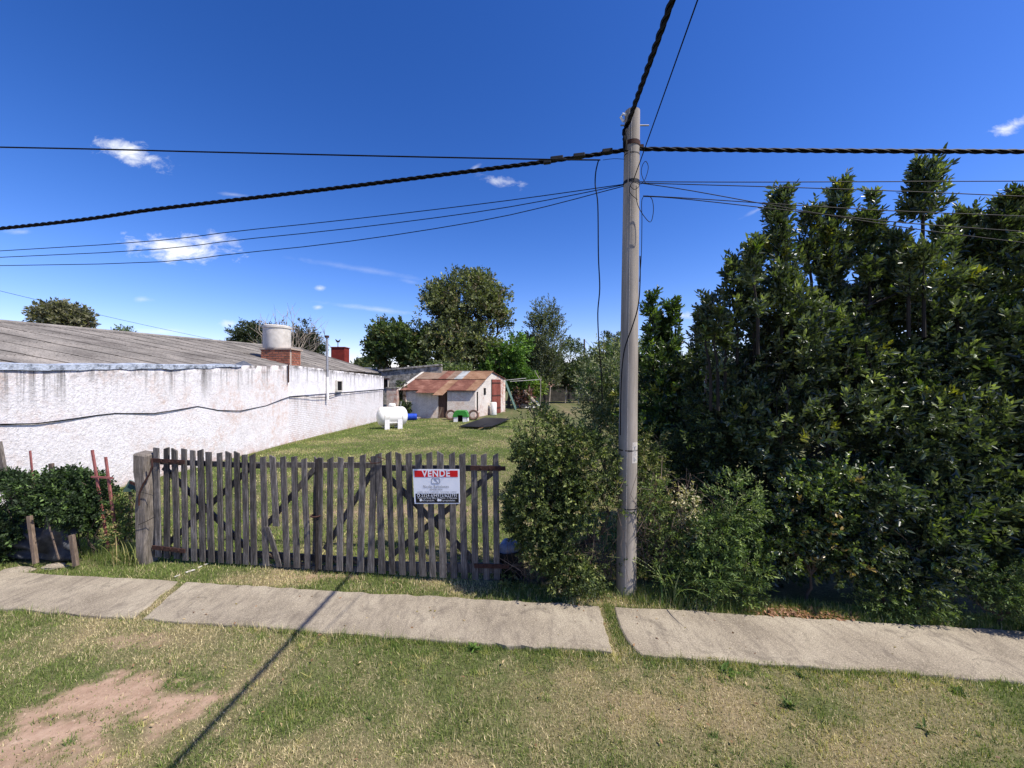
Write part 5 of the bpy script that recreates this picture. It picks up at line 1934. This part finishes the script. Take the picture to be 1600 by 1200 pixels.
tree('slender_tree', 'slender feathery grey green tree beyond the yard', 'tree', Vector((at(852, 0, 52).x, 52, 0)),
     [blob(852, 500, 52, 20, 28), blob(848, 535, 52, 24, 34), blob(860, 565, 52, 28, 34), blob(872, 520, 52, 10, 20), blob(838, 508, 52, 9, 14), blob(850, 590, 52, 26, 22)],
     1500, 8, .42, .34, [(74, 84, 62), (92, 100, 74), (116, 120, 92)], r0=.22, ln=1.1, gap=.44, gs=.6, up=.9, spread=.7, seed=13)
tree('dark_tree', 'dense dark tree between the bright tree and the slender one', 'tree', Vector((at(825, 0, 58).x, 58, 0)),
     [blob(826, 555, 58, 18, 30), blob(832, 585, 58, 22, 24)], 800, 8, .5, .55, [(30, 40, 26), (40, 50, 30), (54, 62, 38)], r0=.25, ln=.9, gap=.38, gs=.6, seed=15)
tree('garden_tree', 'mid green loose tree with bare trunk before the dark garden wall', 'tree', Vector((at(890, 0, 55).x, 55, 0)),
     [blob(890, 565, 55, 24, 32), blob(905, 585, 55, 24, 24), blob(875, 588, 55, 22, 18)], 1100, 8, .42, .45, [(52, 66, 42), (72, 86, 54), (98, 108, 72)], r0=.22, ln=.9, gap=.42, gs=.6, seed=17)
tree('far_round_tree', 'distant dark rounded tree left of the concrete pole', 'tree', Vector((at(952, 0, 80).x, 80, 0)),
     [blob(952, 550, 80, 26, 28), blob(935, 570, 80, 18, 24), blob(970, 565, 80, 18, 26)], 900, 8, .6, .5, [(42, 54, 34), (56, 66, 40), (76, 84, 52)], r0=.4, ln=1.0, gap=.36, gs=.4, seed=19)
tree('roof_tree', 'round twiggy olive tree standing behind the grey roof far left', 'tree', Vector((at(100, 0, 32).x, 32, 0)),
     [blob(100, 497, 32, 32, 22), blob(84, 494, 32, 20, 17), blob(120, 500, 32, 20, 15)], 900, 8, .30, .5, [(82, 84, 64), (102, 102, 76), (122, 120, 92)], r0=.3, ln=.5, gap=.47, gs=.8, seed=21, tips=12)
tree('roof_bush', 'small tree tip showing over the grey roof ridge', 'tree', Vector((at(190, 0, 34).x, 34, 0)),
     [blob(192, 522, 34, 10, 8)], 60, 7, .28, .4, [(64, 80, 48), (90, 104, 60)], r0=.1, ln=.5, gap=.3, gs=.8, seed=22)
tree('dark_conifer', 'dark rounded evergreen behind the round water tank at right', 'tree', Vector((at(468, 0, 48).x, 48, 0)),
     [blob(465, 530, 48, 30, 28), blob(480, 545, 48, 24, 24), blob(445, 525, 48, 18, 20)], 1300, 8, .4, .4, [(36, 46, 32), (46, 56, 36), (64, 72, 48)], r0=.3, ln=.8, gap=.38, gs=.6, seed=23)
tree('dark_conifer', 'dark rounded evergreen behind the roof left of the water tank', 'tree', Vector((at(392, 0, 50).x, 50, 0)),
     [blob(392, 528, 50, 26, 20), blob(375, 535, 50, 16, 14)], 700, 8, .4, .4, [(44, 54, 36), (56, 66, 42), (74, 82, 54)], r0=.3, ln=.8, gap=.38, gs=.6, seed=24)
tree('far_hill_tree', 'low rounded far tree left of the spreading dark tree', 'tree', Vector((at(575, 0, 70).x, 70, 0)),
     [blob(575, 578, 70, 26, 14), blob(592, 572, 70, 12, 10)], 500, 8, .5, .5, [(74, 86, 56), (92, 102, 66)], r0=.3, ln=.9, gap=.36, gs=.5, seed=25)
# bare winter tree
bt = thing('bare_tree', 'leafless pale branched tree behind the water tank', 'tree', (at(455, 0, 36).x, 36, 0))
m = MB(); base = Vector((at(455, 0, 36).x, 36, 0))
fk = at(455, 575, 36)
m.tube([base, fk], [.2, .15], 7); m.build('trunk', M_PALEBARK, bt)
r = random.Random(8)
m = MB()
for i in range(44):
    x = r.uniform(385, 525); yt = 478 + abs(x - 450) * .42 + r.uniform(-8, 34)
    e = at(x, yt, 36 + r.uniform(-2, 2))
    s = at(lerp(455, x, .12), 570 - r.uniform(0, 12), 36)
    pth = wob(s, e, 5, .22, i)
    m.tube(pth, [.055, .045, .035, .026, .018, .008], 4)
    for j in range(3):
        q = pth[r.randint(2, 4)]
        m.tube(wob(q, q + Vector((r.uniform(-.8, .8), r.uniform(-.5, .5), r.uniform(.4, 1.5))), 3, .2, i * 9 + j), [.02, .016, .012, .006], 3)
m.build('branches', M_PALEBARK, bt)

# horizon wood so that no bare ground line shows between the trees
P, D = fill([(Vector((x, 150 + 20 * math.sin(x * .1), 2)), (7, 5, random.uniform(4, 8.5))) for x in range(-230, 240, 9)], 9000, 2.4, .3, .2)
V, F, c = leaves(P, D + rng.normal(0, .6, P.shape), rng.uniform(1.0, 2.2, len(P)), .6, pal(len(P), [(44, 56, 36), (58, 70, 44), (76, 86, 56)]), False, False)
tag(mesh_np('far_woods', V, F, M_LEAFDULL, None, c), 'low belt of far trees along the horizon', 'woods', None, 'stuff')

# ---- shrubs near the pole
GLOSS = [(58, 69, 46), (76, 88, 56), (98, 110, 70), (128, 138, 88)]
def laurel(label, tops, body, K, extra=None, group='laurel trees of the right hedge', name='laurel_tree', seed=1, cols=GLOSS, w=(.34, .34, .22, .10), tipc=((104, 126, 48), (140, 140, 52), (84, 104, 44)), tipw=.05, L=.092, base=None):
    """spires: (x, ytop, ybase, halfwidth px, depth); body blobs below"""
    bs = base if base is not None else Vector((body[0][0].x, body[0][0].y, 0))
    t = thing(name, label, 'tree', bs, group)
    Pl, Al = [], []
    m = MB()
    rd = random.Random(seed)
    ctr = sum(q_[0] for q_ in tops) / len(tops); hi = min(q_[1] for q_ in tops)
    tops = list(tops) + [(ctr + rd.uniform(-45, 45), hi + rd.uniform(55, 150), max(q_[2] for q_ in tops) + 30, rd.uniform(8, 14), tops[0][4] - rd.uniform(-.1, .5)) for _ in range((extra or 0) // 2)]
    for (x, yt, yb, hw, d) in tops:
        a, b = at(x, yb, d), at(x + rd.uniform(-6, 6), yt, d)
        stem = [a - Vector((0, 0, .45))] + wob(a, b, 5, .07, seed + 3)
        m.tube(stem, list(np.linspace(.022, .004, len(stem))), 6)
        ll = (b - a).length
        n = int(150 * ll * (hw / 30) ** .9) + 14
        tt = rng.random(n) ** .85
        st = np.array([list(p) for p in wob(a, b, 5, .07, seed + 3)])
        pos = np.stack([np.interp(tt * 5, np.arange(6), st[:, k]) for k in range(3)], 1)
        az = rng.uniform(0, 6.28, n)
        wide = hw / FOC * d * .55
        rr = wide * np.sqrt(rng.random(n)) * (1 - .72 * tt ** 1.6)
        dirv = np.stack([np.cos(az), np.sin(az), np.zeros(n)], 1)
        keep = noise3(pos + dirv * rr[:, None], 3.0) > .33
        pos = pos + dirv * rr[:, None] * .75
        Pl.append(pos[keep]); Al.append((dirv * .8 + np.array([0, 0, 1.0]) + rng.normal(0, .25, (n, 3)))[keep])
        tipn = 3
        Pl.append(np.array([list(b - Vector((0, 0, .12)))] * tipn)); Al.append(np.array([[0, 0, 1.0]] * tipn) + rng.normal(0, .15, (tipn, 3)))
    P, D = fill(body, int(K * 1.5), 2.6, .39, 1.7)
    Pl.append(P); Al.append(D * .9 + rng.normal(0, .4, P.shape) + np.array([0, 0, .55]))
    limbs(m, bs, body, .035, 9, seed)
    m.build('trunk', M_DARKBARK, t, True)
    P = np.concatenate(Pl); A = np.concatenate(Al)
    col = pal(len(P), cols, list(w)) * (.8 + .4 * noise3(P, 2.))[:, None]
    tp = rng.random(len(P)) < tipw * 2 * noise3(P, 1.2) * (noise3(P, 2.5) > .5) * 2
    col[tp] = pal(tp.sum(), list(tipc))
    V, F, c = shoots(P, A, .17 * rng.uniform(.5, 1.3, len(P)), 12, L, .37, col, .95)
    mesh_np('crown', V, F, M_LEAFGLOSS, t, c)
    return t
def B(x, y, d, rx, rz, rd): return (at(x, y, d), (rx, rd, rz))
laurel('narrow glossy laurel with twin tips at the left edge of the tall hedge', [(1152, 408, 520, 22, 5.7), (1178, 400, 520, 24, 5.7), (1133, 505, 560, 12, 5.6)],
       [B(1165, 560, 5.7, .42, .62, .5), B(1160, 680, 5.6, .48, .8, .55), B(1165, 800, 5.3, .5, .7, .5)], 900, seed=31, extra=4)
laurel('tall columnar laurel with one blunt spire', [(1222, 303, 470, 32, 5.6)],
       [B(1222, 492, 5.6, .34, .55, .4), B(1225, 560, 5.5, .48, .7, .55), B(1225, 680, 5.3, .52, .8, .6), B(1230, 800, 5.1, .5, .7, .5)], 1150, seed=32, extra=4)
laurel('laurel with a tall narrow spire and a thin side spire', [(1312, 288, 430, 28, 5.7), (1268, 326, 440, 14, 5.7), (1290, 360, 440, 18, 5.7)],
       [B(1305, 502, 5.6, .42, .55, .45), B(1290, 580, 5.5, .5, .8, .6), B(1300, 700, 5.2, .5, .8, .6), B(1300, 810, 5.0, .5, .6, .5)], 1250, seed=33, extra=4)
laurel('laurel with a loose thin tip behind the wires', [(1368, 306, 430, 20, 5.8), (1345, 340, 430, 18, 5.8)],
       [B(1368, 492, 5.7, .38, .5, .45), B(1370, 570, 5.5, .5, .7, .6), B(1375, 700, 5.2, .55, .8, .6), B(1375, 820, 4.9, .5, .6, .45)], 1250, seed=34, extra=4)
laurel('tallest laurel with bare thin stem below its leafy tip', [(1442, 262, 345, 46, 5.3), (1470, 350, 430, 22, 5.4), (1405, 372, 440, 20, 5.4)],
       [B(1440, 440, 5.4, .5, .45, .5), B(1445, 550, 5.3, .55, .7, .6), B(1450, 680, 5.0, .55, .8, .6), B(1450, 810, 4.7, .5, .65, .45)], 1350, seed=35, extra=4)
# the bare leaning stem
laurel('laurel with a small feathery tip between the tallest and the last', [(1512, 338, 440, 28, 5.5), (1490, 395, 450, 22, 5.4), (1535, 400, 460, 18, 5.4)],
       [B(1510, 480, 5.4, .45, .5, .5), B(1520, 580, 5.2, .5, .75, .6), B(1525, 710, 4.9, .55, .75, .6), B(1530, 830, 4.6, .5, .55, .45)], 1250, seed=36, extra=4)
laurel('broad laurel cut by the right edge of the view', [(1588, 308, 420, 38, 5.2), (1565, 345, 430, 26, 5.2), (1630, 330, 430, 36, 5.1)],
       [B(1590, 450, 5.2, .5, .55, .5), B(1590, 560, 5.0, .55, .75, .6), B(1600, 700, 4.8, .55, .8, .6), B(1600, 830, 4.5, .55, .6, .45), B(1680, 600, 4.8, .55, .9, .6), B(1680, 800, 4.5, .55, .8, .5)], 1750, seed=37, extra=4)
# shrubs along the foot of the hedge
def shrub(name, label, blobs, K, k, L, wr, cols, w=None, mat=None, ln=.12, gap=.40, gs=2.5, cat='shrub', group=None, up=.35, spread=1.0, stems=M_BARK, shell=2.6, tips=8, r0=.02, base=None, seed=1):
    bs = base if base is not None else Vector((blobs[0][0].x, blobs[0][0].y, 0))
    t = thing(name, label, cat, bs, group)
    limbs(MB(), bs, blobs, r0, tips, seed, 5).build('stems', stems, t)
    P, D = fill(blobs, K, shell, gap, gs)
    A = D + rng.normal(0, .5, P.shape) + np.array([0, 0, up])
    col = pal(len(P), cols, w) * (.75 + .5 * noise3(P, gs))[:, None]
    V, F, c = shoots(P, A, ln * rng.uniform(.5, 1.4, len(P)), k, L, wr, col, spread)
    mesh_np('crown', V, F, mat or M_LEAFDULL, t, c)
    return t
shrub('privet_shrub', 'low glossy shrub with yellow and orange new leaves at the hedge foot', [B(1260, 800, 4.75, .36, .5, .3), B(1310, 770, 4.75, .34, .42, .3), B(1220, 850, 4.7, .35, .4, .25), B(1330, 860, 4.6, .4, .4, .25)],
      900, 9, .06, .52, [(50, 64, 38), (70, 86, 48), (122, 138, 72), (150, 128, 74)], [.40, .36, .18, .06], M_LEAFGLOSS, seed=41)
shrub('privet_shrub', 'low dark shrub with drooping long leaves near the right pavement', [B(1400, 850, 4.5, .42, .42, .25), B(1370, 800, 4.6, .4, .45, .3), B(1460, 860, 4.4, .36, .36, .22), B(1430, 900, 4.4, .34, .22, .16)],
      950, 9, .075, .38, [(50, 62, 44), (68, 82, 54), (92, 106, 68), (132, 144, 72)], [.4, .35, .2, .05], M_LEAFGLOSS, seed=42)
shrub('weedy_shrub', 'fresh green weedy shrub left of the privet', [B(1120, 830, 4.75, .32, .36, .25), B(1150, 790, 4.8, .3, .4, .25), B(1110, 890, 4.65, .25, .25, .18), B(1170, 880, 4.65, .28, .26, .18)],
      800, 10, .055, .30, [(74, 92, 50), (100, 120, 66), (132, 146, 88)], [.35, .4, .25], None, seed=43)
shrub('weedy_shrub', 'small leaved pale green shrub at the right edge of the pavement', [B(1560, 920, 4.25, .32, .3, .2), B(1600, 950, 4.15, .3, .2, .16), B(1520, 940, 4.28, .22, .16, .14), B(1650, 920, 4.1, .4, .35, .2)],
      700, 10, .04, .36, [(66, 84, 48), (92, 110, 62), (120, 134, 80)], [.4, .4, .2], None, seed=44)
shrub('weedy_shrub', 'low sunlit weeds spilling to the pavement below the drooping dark shrub', [B(1380, 935, 4.42, .3, .16, .14), B(1440, 945, 4.34, .3, .16, .14), B(1490, 935, 4.34, .28, .2, .14)],
      420, 9, .04, .36, [(70, 88, 48), (98, 116, 62), (128, 142, 84)], [.4, .4, .2], None, seed=71)
shrub('weedy_shrub', 'small sprig of leafy weeds between pole foot and fresh green shrub', [B(1100, 915, 4.66, .26, .2, .12), B(1160, 925, 4.6, .26, .16, .12), B(1050, 905, 4.75, .2, .2, .12)],
      360, 9, .042, .36, [(74, 92, 48), (104, 122, 64), (134, 146, 86)], [.4, .4, .2], None, seed=72)
shrub('flowering_weed', 'weed with small cream seed heads right of the pole', [B(1075, 790, 4.9, .14, .24, .15), B(1085, 830, 4.85, .12, .2, .12)],
      170, 7, .04, .45, [(196, 186, 150), (160, 152, 112), (74, 92, 50)], [.45, .2, .35], None, seed=45)
shrub('dark_undergrowth', 'deep shaded undergrowth behind the pole and dry stems', [B(1060, 760, 5.7, .6, .8, .5), B(1110, 700, 6.0, .6, .9, .5), B(1020, 850, 5.4, .5, .5, .35), B(1180, 860, 5.4, .7, .7, .4)],
      1700, 9, .07, .4, [(46, 58, 36), (66, 80, 46), (92, 104, 60)], [.4, .4, .2], M_LEAFDULL, cat='undergrowth', seed=46)
# bramble bush between gate and pole
shrub('bramble_bush', 'broad small leaved bramble bush between the gate and the pole', [B(850, 700, 5.15, .38, .45, .35), B(905, 720, 5.1, .42, .42, .38), B(845, 790, 5.0, .42, .5, .4), B(910, 800, 4.95, .42, .5, .38), B(940, 740, 5.0, .26, .35, .25),
      B(860, 875, 4.9, .40, .32, .3), B(915, 880, 4.85, .35, .3, .28), B(835, 655, 5.3, .22, .20, .2), B(815, 830, 5.1, .2, .4, .25), B(950, 800, 5.0, .2, .5, .25), B(800, 885, 5.08, .16, .26, .2), B(875, 740, 5.0, .45, .6, .3), B(938, 845, 4.98, .2, .4, .2), B(955, 885, 4.95, .14, .28, .14), B(890, 860, 4.9, .4, .4, .25)],
      6600, 9, .042, .48, [(52, 64, 38), (74, 88, 48), (104, 116, 62), (134, 142, 84), (146, 136, 100)], [.26, .30, .26, .12, .06], None, ln=.11, gap=.45, gs=2.8, seed=47, r0=.03, tips=14)
shrub('trailing_weed', 'fresh leafy weed heap behind the top of the bramble bush', [B(985, 690, 5.6, .26, .3, .25), B(1015, 700, 5.6, .25, .35, .25), B(1010, 740, 5.4, .25, .3, .2)],
      420, 9, .05, .32, [(78, 92, 46), (104, 114, 60), (140, 136, 90)], None, None, seed=48)
shrub('weedy_shrub', 'sunlit leafy climber over the dry stems right of the pole foot', [B(1022, 790, 4.95, .2, .32, .18), B(1045, 850, 4.85, .2, .26, .15), B(1015, 870, 4.85, .16, .26, .14), B(1075, 880, 4.8, .2, .2, .14)],
      420, 9, .045, .42, [(66, 82, 44), (92, 108, 56), (124, 136, 74), (140, 128, 88)], [.3, .35, .25, .1], None, seed=49)
# taller shrubs beyond the pole
laurel('leafy shrub with two pointed tips just right of the pole', [(1020, 465, 560, 16, 7.2), (1052, 476, 570, 15, 7.2), (1040, 500, 570, 14, 7.3)],
       [B(1035, 575, 7.2, .45, .45, .45), B(1020, 630, 7.1, .6, .65, .5), B(1060, 640, 7.1, .55, .65, .5), B(1030, 720, 7.0, .7, .7, .5)], 800, seed=51, group='leafy shrubs beyond the pole', name='leafy_shrub',
       cols=[(46, 62, 32), (64, 84, 40), (88, 110, 50), (120, 140, 70)], w=(.3, .34, .25, .11), L=.10)
laurel('dark thin shrub with a single tip before the water tower', [(1091, 488, 580, 17, 6.6)],
       [B(1092, 590, 6.6, .32, .5, .35), B(1100, 660, 6.5, .42, .7, .45), B(1100, 760, 6.4, .5, .7, .45)], 520, seed=52, group='leafy shrubs beyond the pole', name='leafy_shrub')
shrub('olive_shrub', 'grey olive leafed shrub left of the pole beyond the bramble', [B(945, 575, 8.5, .40, .55, .4), B(930, 620, 8.4, .38, .6, .4), B(962, 630, 8.2, .45, .8, .45), B(940, 690, 8.0, .5, .6, .45)],
      1000, 9, .10, .24, [(84, 96, 66), (110, 118, 84), (150, 152, 118), (70, 92, 44)], [.3, .3, .2, .2], M_LEAFDULL, ln=.25, cat='shrub', seed=53, r0=.04)
shrub('olive_shrub', 'taller grey green shrub right behind the pole shaft', [B(985, 560, 9.2, .45, .5, .4), B(990, 630, 9, .6, .8, .5), B(1010, 600, 9.5, .5, .6, .4)],
      800, 9, .11, .26, [(78, 90, 58), (100, 112, 72), (130, 136, 96)], [.4, .35, .25], M_LEAFDULL, ln=.25, seed=54, r0=.04)
# cane leaning before the hedge
a = pg(1092, 860); a.y = 6.0; a.x = at(1092, 0, 6.0).x; a.z = 0
tag(MB().tube([a, at(1097, 670, 6.0), at(1103, 600, 6.0), at(1108, 525, 6.05)], [.016, .014, .012, .008], 6).build('bamboo_cane', M_TWIG, None, True), 'long pale cane standing in front of the dark hedge', 'cane')
# dry stems right of the pole
dt = thing('dry_brambles', 'tangle of bare dry bramble stems right of the pole', 'dry stems', pg(1030, 915))
m = MB(); r = random.Random(12)
for i in range(150):
    x = r.uniform(992, 1092); a = at(x, 0, r.uniform(4.85, 5.3)); a.z = r.uniform(0, .6)
    x1 = x + r.gauss(0, 32); e = at(x1, r.uniform(690, 880), a.y + r.uniform(-.25, .2)); e.z = max(.05, e.z)
    pth = wob(a, e, 5, .45, i)
    pth[-1] = pth[-2] + Vector((r.uniform(-.2, .2), r.uniform(-.12, .05), r.uniform(-.18, .08)))
    rr = r.uniform(.002, .0042)
    m.tube(pth, [rr, rr, rr * .9, rr * .8, rr * .7, rr * .4], 3, False)
for i in range(160):
    x = r.uniform(810, 960); a = pg(x, 918); a.y += r.uniform(0, .2)
    e = at(x + r.gauss(0, 22), r.uniform(790, 900), a.y + r.uniform(-.15, .1)); e.z = max(.05, e.z)
    rr = r.uniform(.002, .0045)
    m.tube(wob(a, e, 4, .5, i + 900), [rr, rr, rr * .8, rr * .7, rr * .4], 3, False)
m.build('stems', M_TWIG, dt)
# tall bladed grass
def blade_clump(name, label, spots, cols, cat='grass clump'):
    V, F, Cc = [], [], []
    rd = random.Random(len(label))
    for (p, h, az, wd, arch_) in spots:
        n = 7
        b0 = len(V)
        c = np.array(lin(*rd.choice(cols))[:3]) * rd.uniform(.8, 1.2)
        hd = Vector((math.cos(az), math.sin(az), 0)); sd = Vector((-math.sin(az), math.cos(az), 0))
        for i in range(n + 1):
            t_ = i / n
            q = p + hd * (arch_ * h * t_ ** 2.0) + Vector((0, 0, h * (t_ - .45 * arch_ * t_ ** 2.6)))
            w_ = wd * (1 - t_ ** 2.2) * (.6 + .8 * t_ if t_ < .4 else 1) + .0005
            V += [tuple(q - sd * w_), tuple(q + Vector((0, 0, -w_ * .5))), tuple(q + sd * w_)]; Cc += [c, c * .85, c]
        for i in range(n):
            k = b0 + 3 * i
            F += [(k, k + 1, k + 4, k + 3), (k + 1, k + 2, k + 5, k + 4)]
    o = mesh_np(name, V, F, M_GRASS, None, np.array(Cc, np.float32), True, origin=spots[0][0])
    tag(o, label, cat)
r = random.Random(3)
sp_ = []
for i in range(46):
    x = r.uniform(1040, 1115) if i > 12 else r.uniform(1035, 1060)
    p = pg(x, 946 + r.uniform(-6, 5)); p.z = 0
    sp_.append((p, r.uniform(.22, .62) if i > 8 else r.uniform(.55, .85), r.uniform(0, 6.28) if i % 3 else r.uniform(2.6, 3.6), r.uniform(.006, .013), r.uniform(.25, .95)))
blade_clump('tall_grass', 'tall arching bladed grass clump right of the pole foot', sp_, [(104, 128, 76), (126, 150, 92), (86, 110, 58), (150, 160, 110)])
sp_ = []
for i in range(60):
    x = r.uniform(172, 222); p = pg(x, 884 + r.uniform(-10, 4)); p.z = 0
    sp_.append((p, r.uniform(.12, .5), r.uniform(0, 6.28), r.uniform(.003, .006), r.uniform(.2, .8)))
blade_clump('tall_grass', 'ragged dry grass tuft at the foot of the gate post', sp_, [(120, 128, 70), (150, 146, 92), (176, 158, 110), (92, 110, 54)])
shrub('post_weed', 'weeds growing up between the iron frame and gate post', [B(196, 800, 6.05, .16, .3, .14), B(188, 840, 6.0, .18, .2, .14), B(205, 775, 6.1, .12, .12, .1)], 300, 8, .045, .4, [(58, 78, 38), (84, 104, 50), (116, 130, 66), (140, 126, 84)], None, None, cat='weeds', seed=61)
# straggling tufts, litter and pebbles on the verge
n = 420
tx, ty = rng.uniform(-3.6, 3.8, n), rng.uniform(2.4, 3.9, n)
near = rng.random(n) < .45
ty = np.where(near, NE[0] + NE[1] * tx - np.abs(rng.normal(.08, .10, n)), ty)
kk = (~on_slab(tx, ty)) & (dirt(tx, ty) < .5) & (fbm(tx, ty, 1.3, 3) > .42)
tx, ty = tx[kk], ty[kk]; n = len(tx)
bx = np.repeat(tx, 16) + rng.normal(0, .022, n * 16); by = np.repeat(ty, 16) + rng.normal(0, .022, n * 16)
cc_ = np.repeat(pal(n, [(112, 130, 62), (150, 154, 84), (84, 108, 52), (182, 172, 112)], [.35, .25, .25, .15]), 16, 0) * rng.uniform(.75, 1.2, (n * 16, 1))
V, F, c = blades(bx, by, height(bx, by), rng.uniform(.03, .085, n * 16), rng.uniform(.004, .008, n * 16), cc_, 1.05, 1.2)
tag(mesh_np('grass_tufts', V, F, M_GRASS, None, c), 'straggling longer grass tufts on the verge and along the pavement edge', 'grass', None, 'stuff')
n = 260
lx, ly = rng.uniform(-3.8, 4.0, n), rng.uniform(2.4, 5.6, n)
P = np.stack([lx, ly, np.where(on_slab(lx, ly), .036, .03)], 1)
D = rng.normal(0, 1, (n, 3)); D[:, 2] *= .15
V, F, c = leaves(P, D, rng.uniform(.015, .045, n), .45, pal(n, [(150, 116, 86), (112, 84, 62), (190, 168, 128), (132, 120, 70)]), True)
tag(mesh_np('dead_leaves', V, F, M_LEAFDULL, None, c), 'scattered dead leaves on verge and pavement', 'litter', None, 'stuff')
m = MB()
rp_ = random.Random(6)
for i in range(420):
    cx_, cy_, rx_, ry_, k_ = DIRT[rp_.randrange(5)]
    q_ = Vector((cx_ + rp_.gauss(0, rx_ * .7), cy_ + rp_.gauss(0, ry_ * .7), 0)); q_.z = float(height(np.array([q_.x]), np.array([q_.y]))[0]) + .002
    z_ = rp_.uniform(.003, .011)
    b_ = len(m.v)
    for k in range(5):
        a = k * 1.2566 + rp_.random() * .5
        m.v.append((q_.x + z_ * math.cos(a), q_.y + z_ * math.sin(a), q_.z - .002))
    m.v.append((q_.x + rp_.uniform(-.3, .3) * z_, q_.y, q_.z + z_ * .7))
    m.f += [(b_ + k, b_ + (k + 1) % 5, b_ + 5) for k in range(5)]
tag(m.build('pebbles', plain('earth crumbs', lin(120, 98, 80), lin(168, 146, 124), 20, .95, .3)), 'small pebbles and earth crumbs on the bare patch', 'gravel', None, 'stuff')
# rosette weeds on the verge
for (x, y, s, lb) in ((741, 1014, .085, 'bright green dandelion rosette on the verge near the middle slab'), (1137, 1053, .085, 'broad dandelion rosette on the verge below the right slab'), (1232, 1104, .07, 'darker rosette weed lower right of the broad one'),
                      (1252, 1058, .05, 'small rosette weed beside the near edge of the right slab'), (1444, 1140, .06, 'dark rosette weed near the lower right corner'), (662, 1003, .04, 'tiny yellow green rosette near the middle slab edge'), (1498, 1085, .06, 'flat rosette weed by the right slab near the frame edge')):
    p = pg(x, y)
    n = int(rng.integers(13, 34))
    az = np.arange(n) * 2.4 + rng.random(n) * 1.2
    el = rng.uniform(.05, 1.1, n)
    D = np.stack([np.cos(az) * np.cos(el), np.sin(az) * np.cos(el), np.sin(el)], 1)
    P = np.tile(np.array([[p.x, p.y, .006]]), (n, 1)) + np.concatenate([rng.normal(0, s * .22, (n, 2)), np.zeros((n, 1))], 1)
    c = pal(n, [(98, 128, 58), (122, 150, 74), (78, 108, 50)] if s > .08 else [(74, 94, 48), (98, 116, 60), (60, 78, 40)])
    V, F, cc = leaves(P, D, s * rng.uniform(.4, 1.2, n), .27, c * rng.uniform(.6, 1.2, (n, 1)), True)
    tag(mesh_np('rosette_weed', V, F, M_GRASS, None, cc, origin=p), lb, 'weed', 'rosette weeds on the verge')
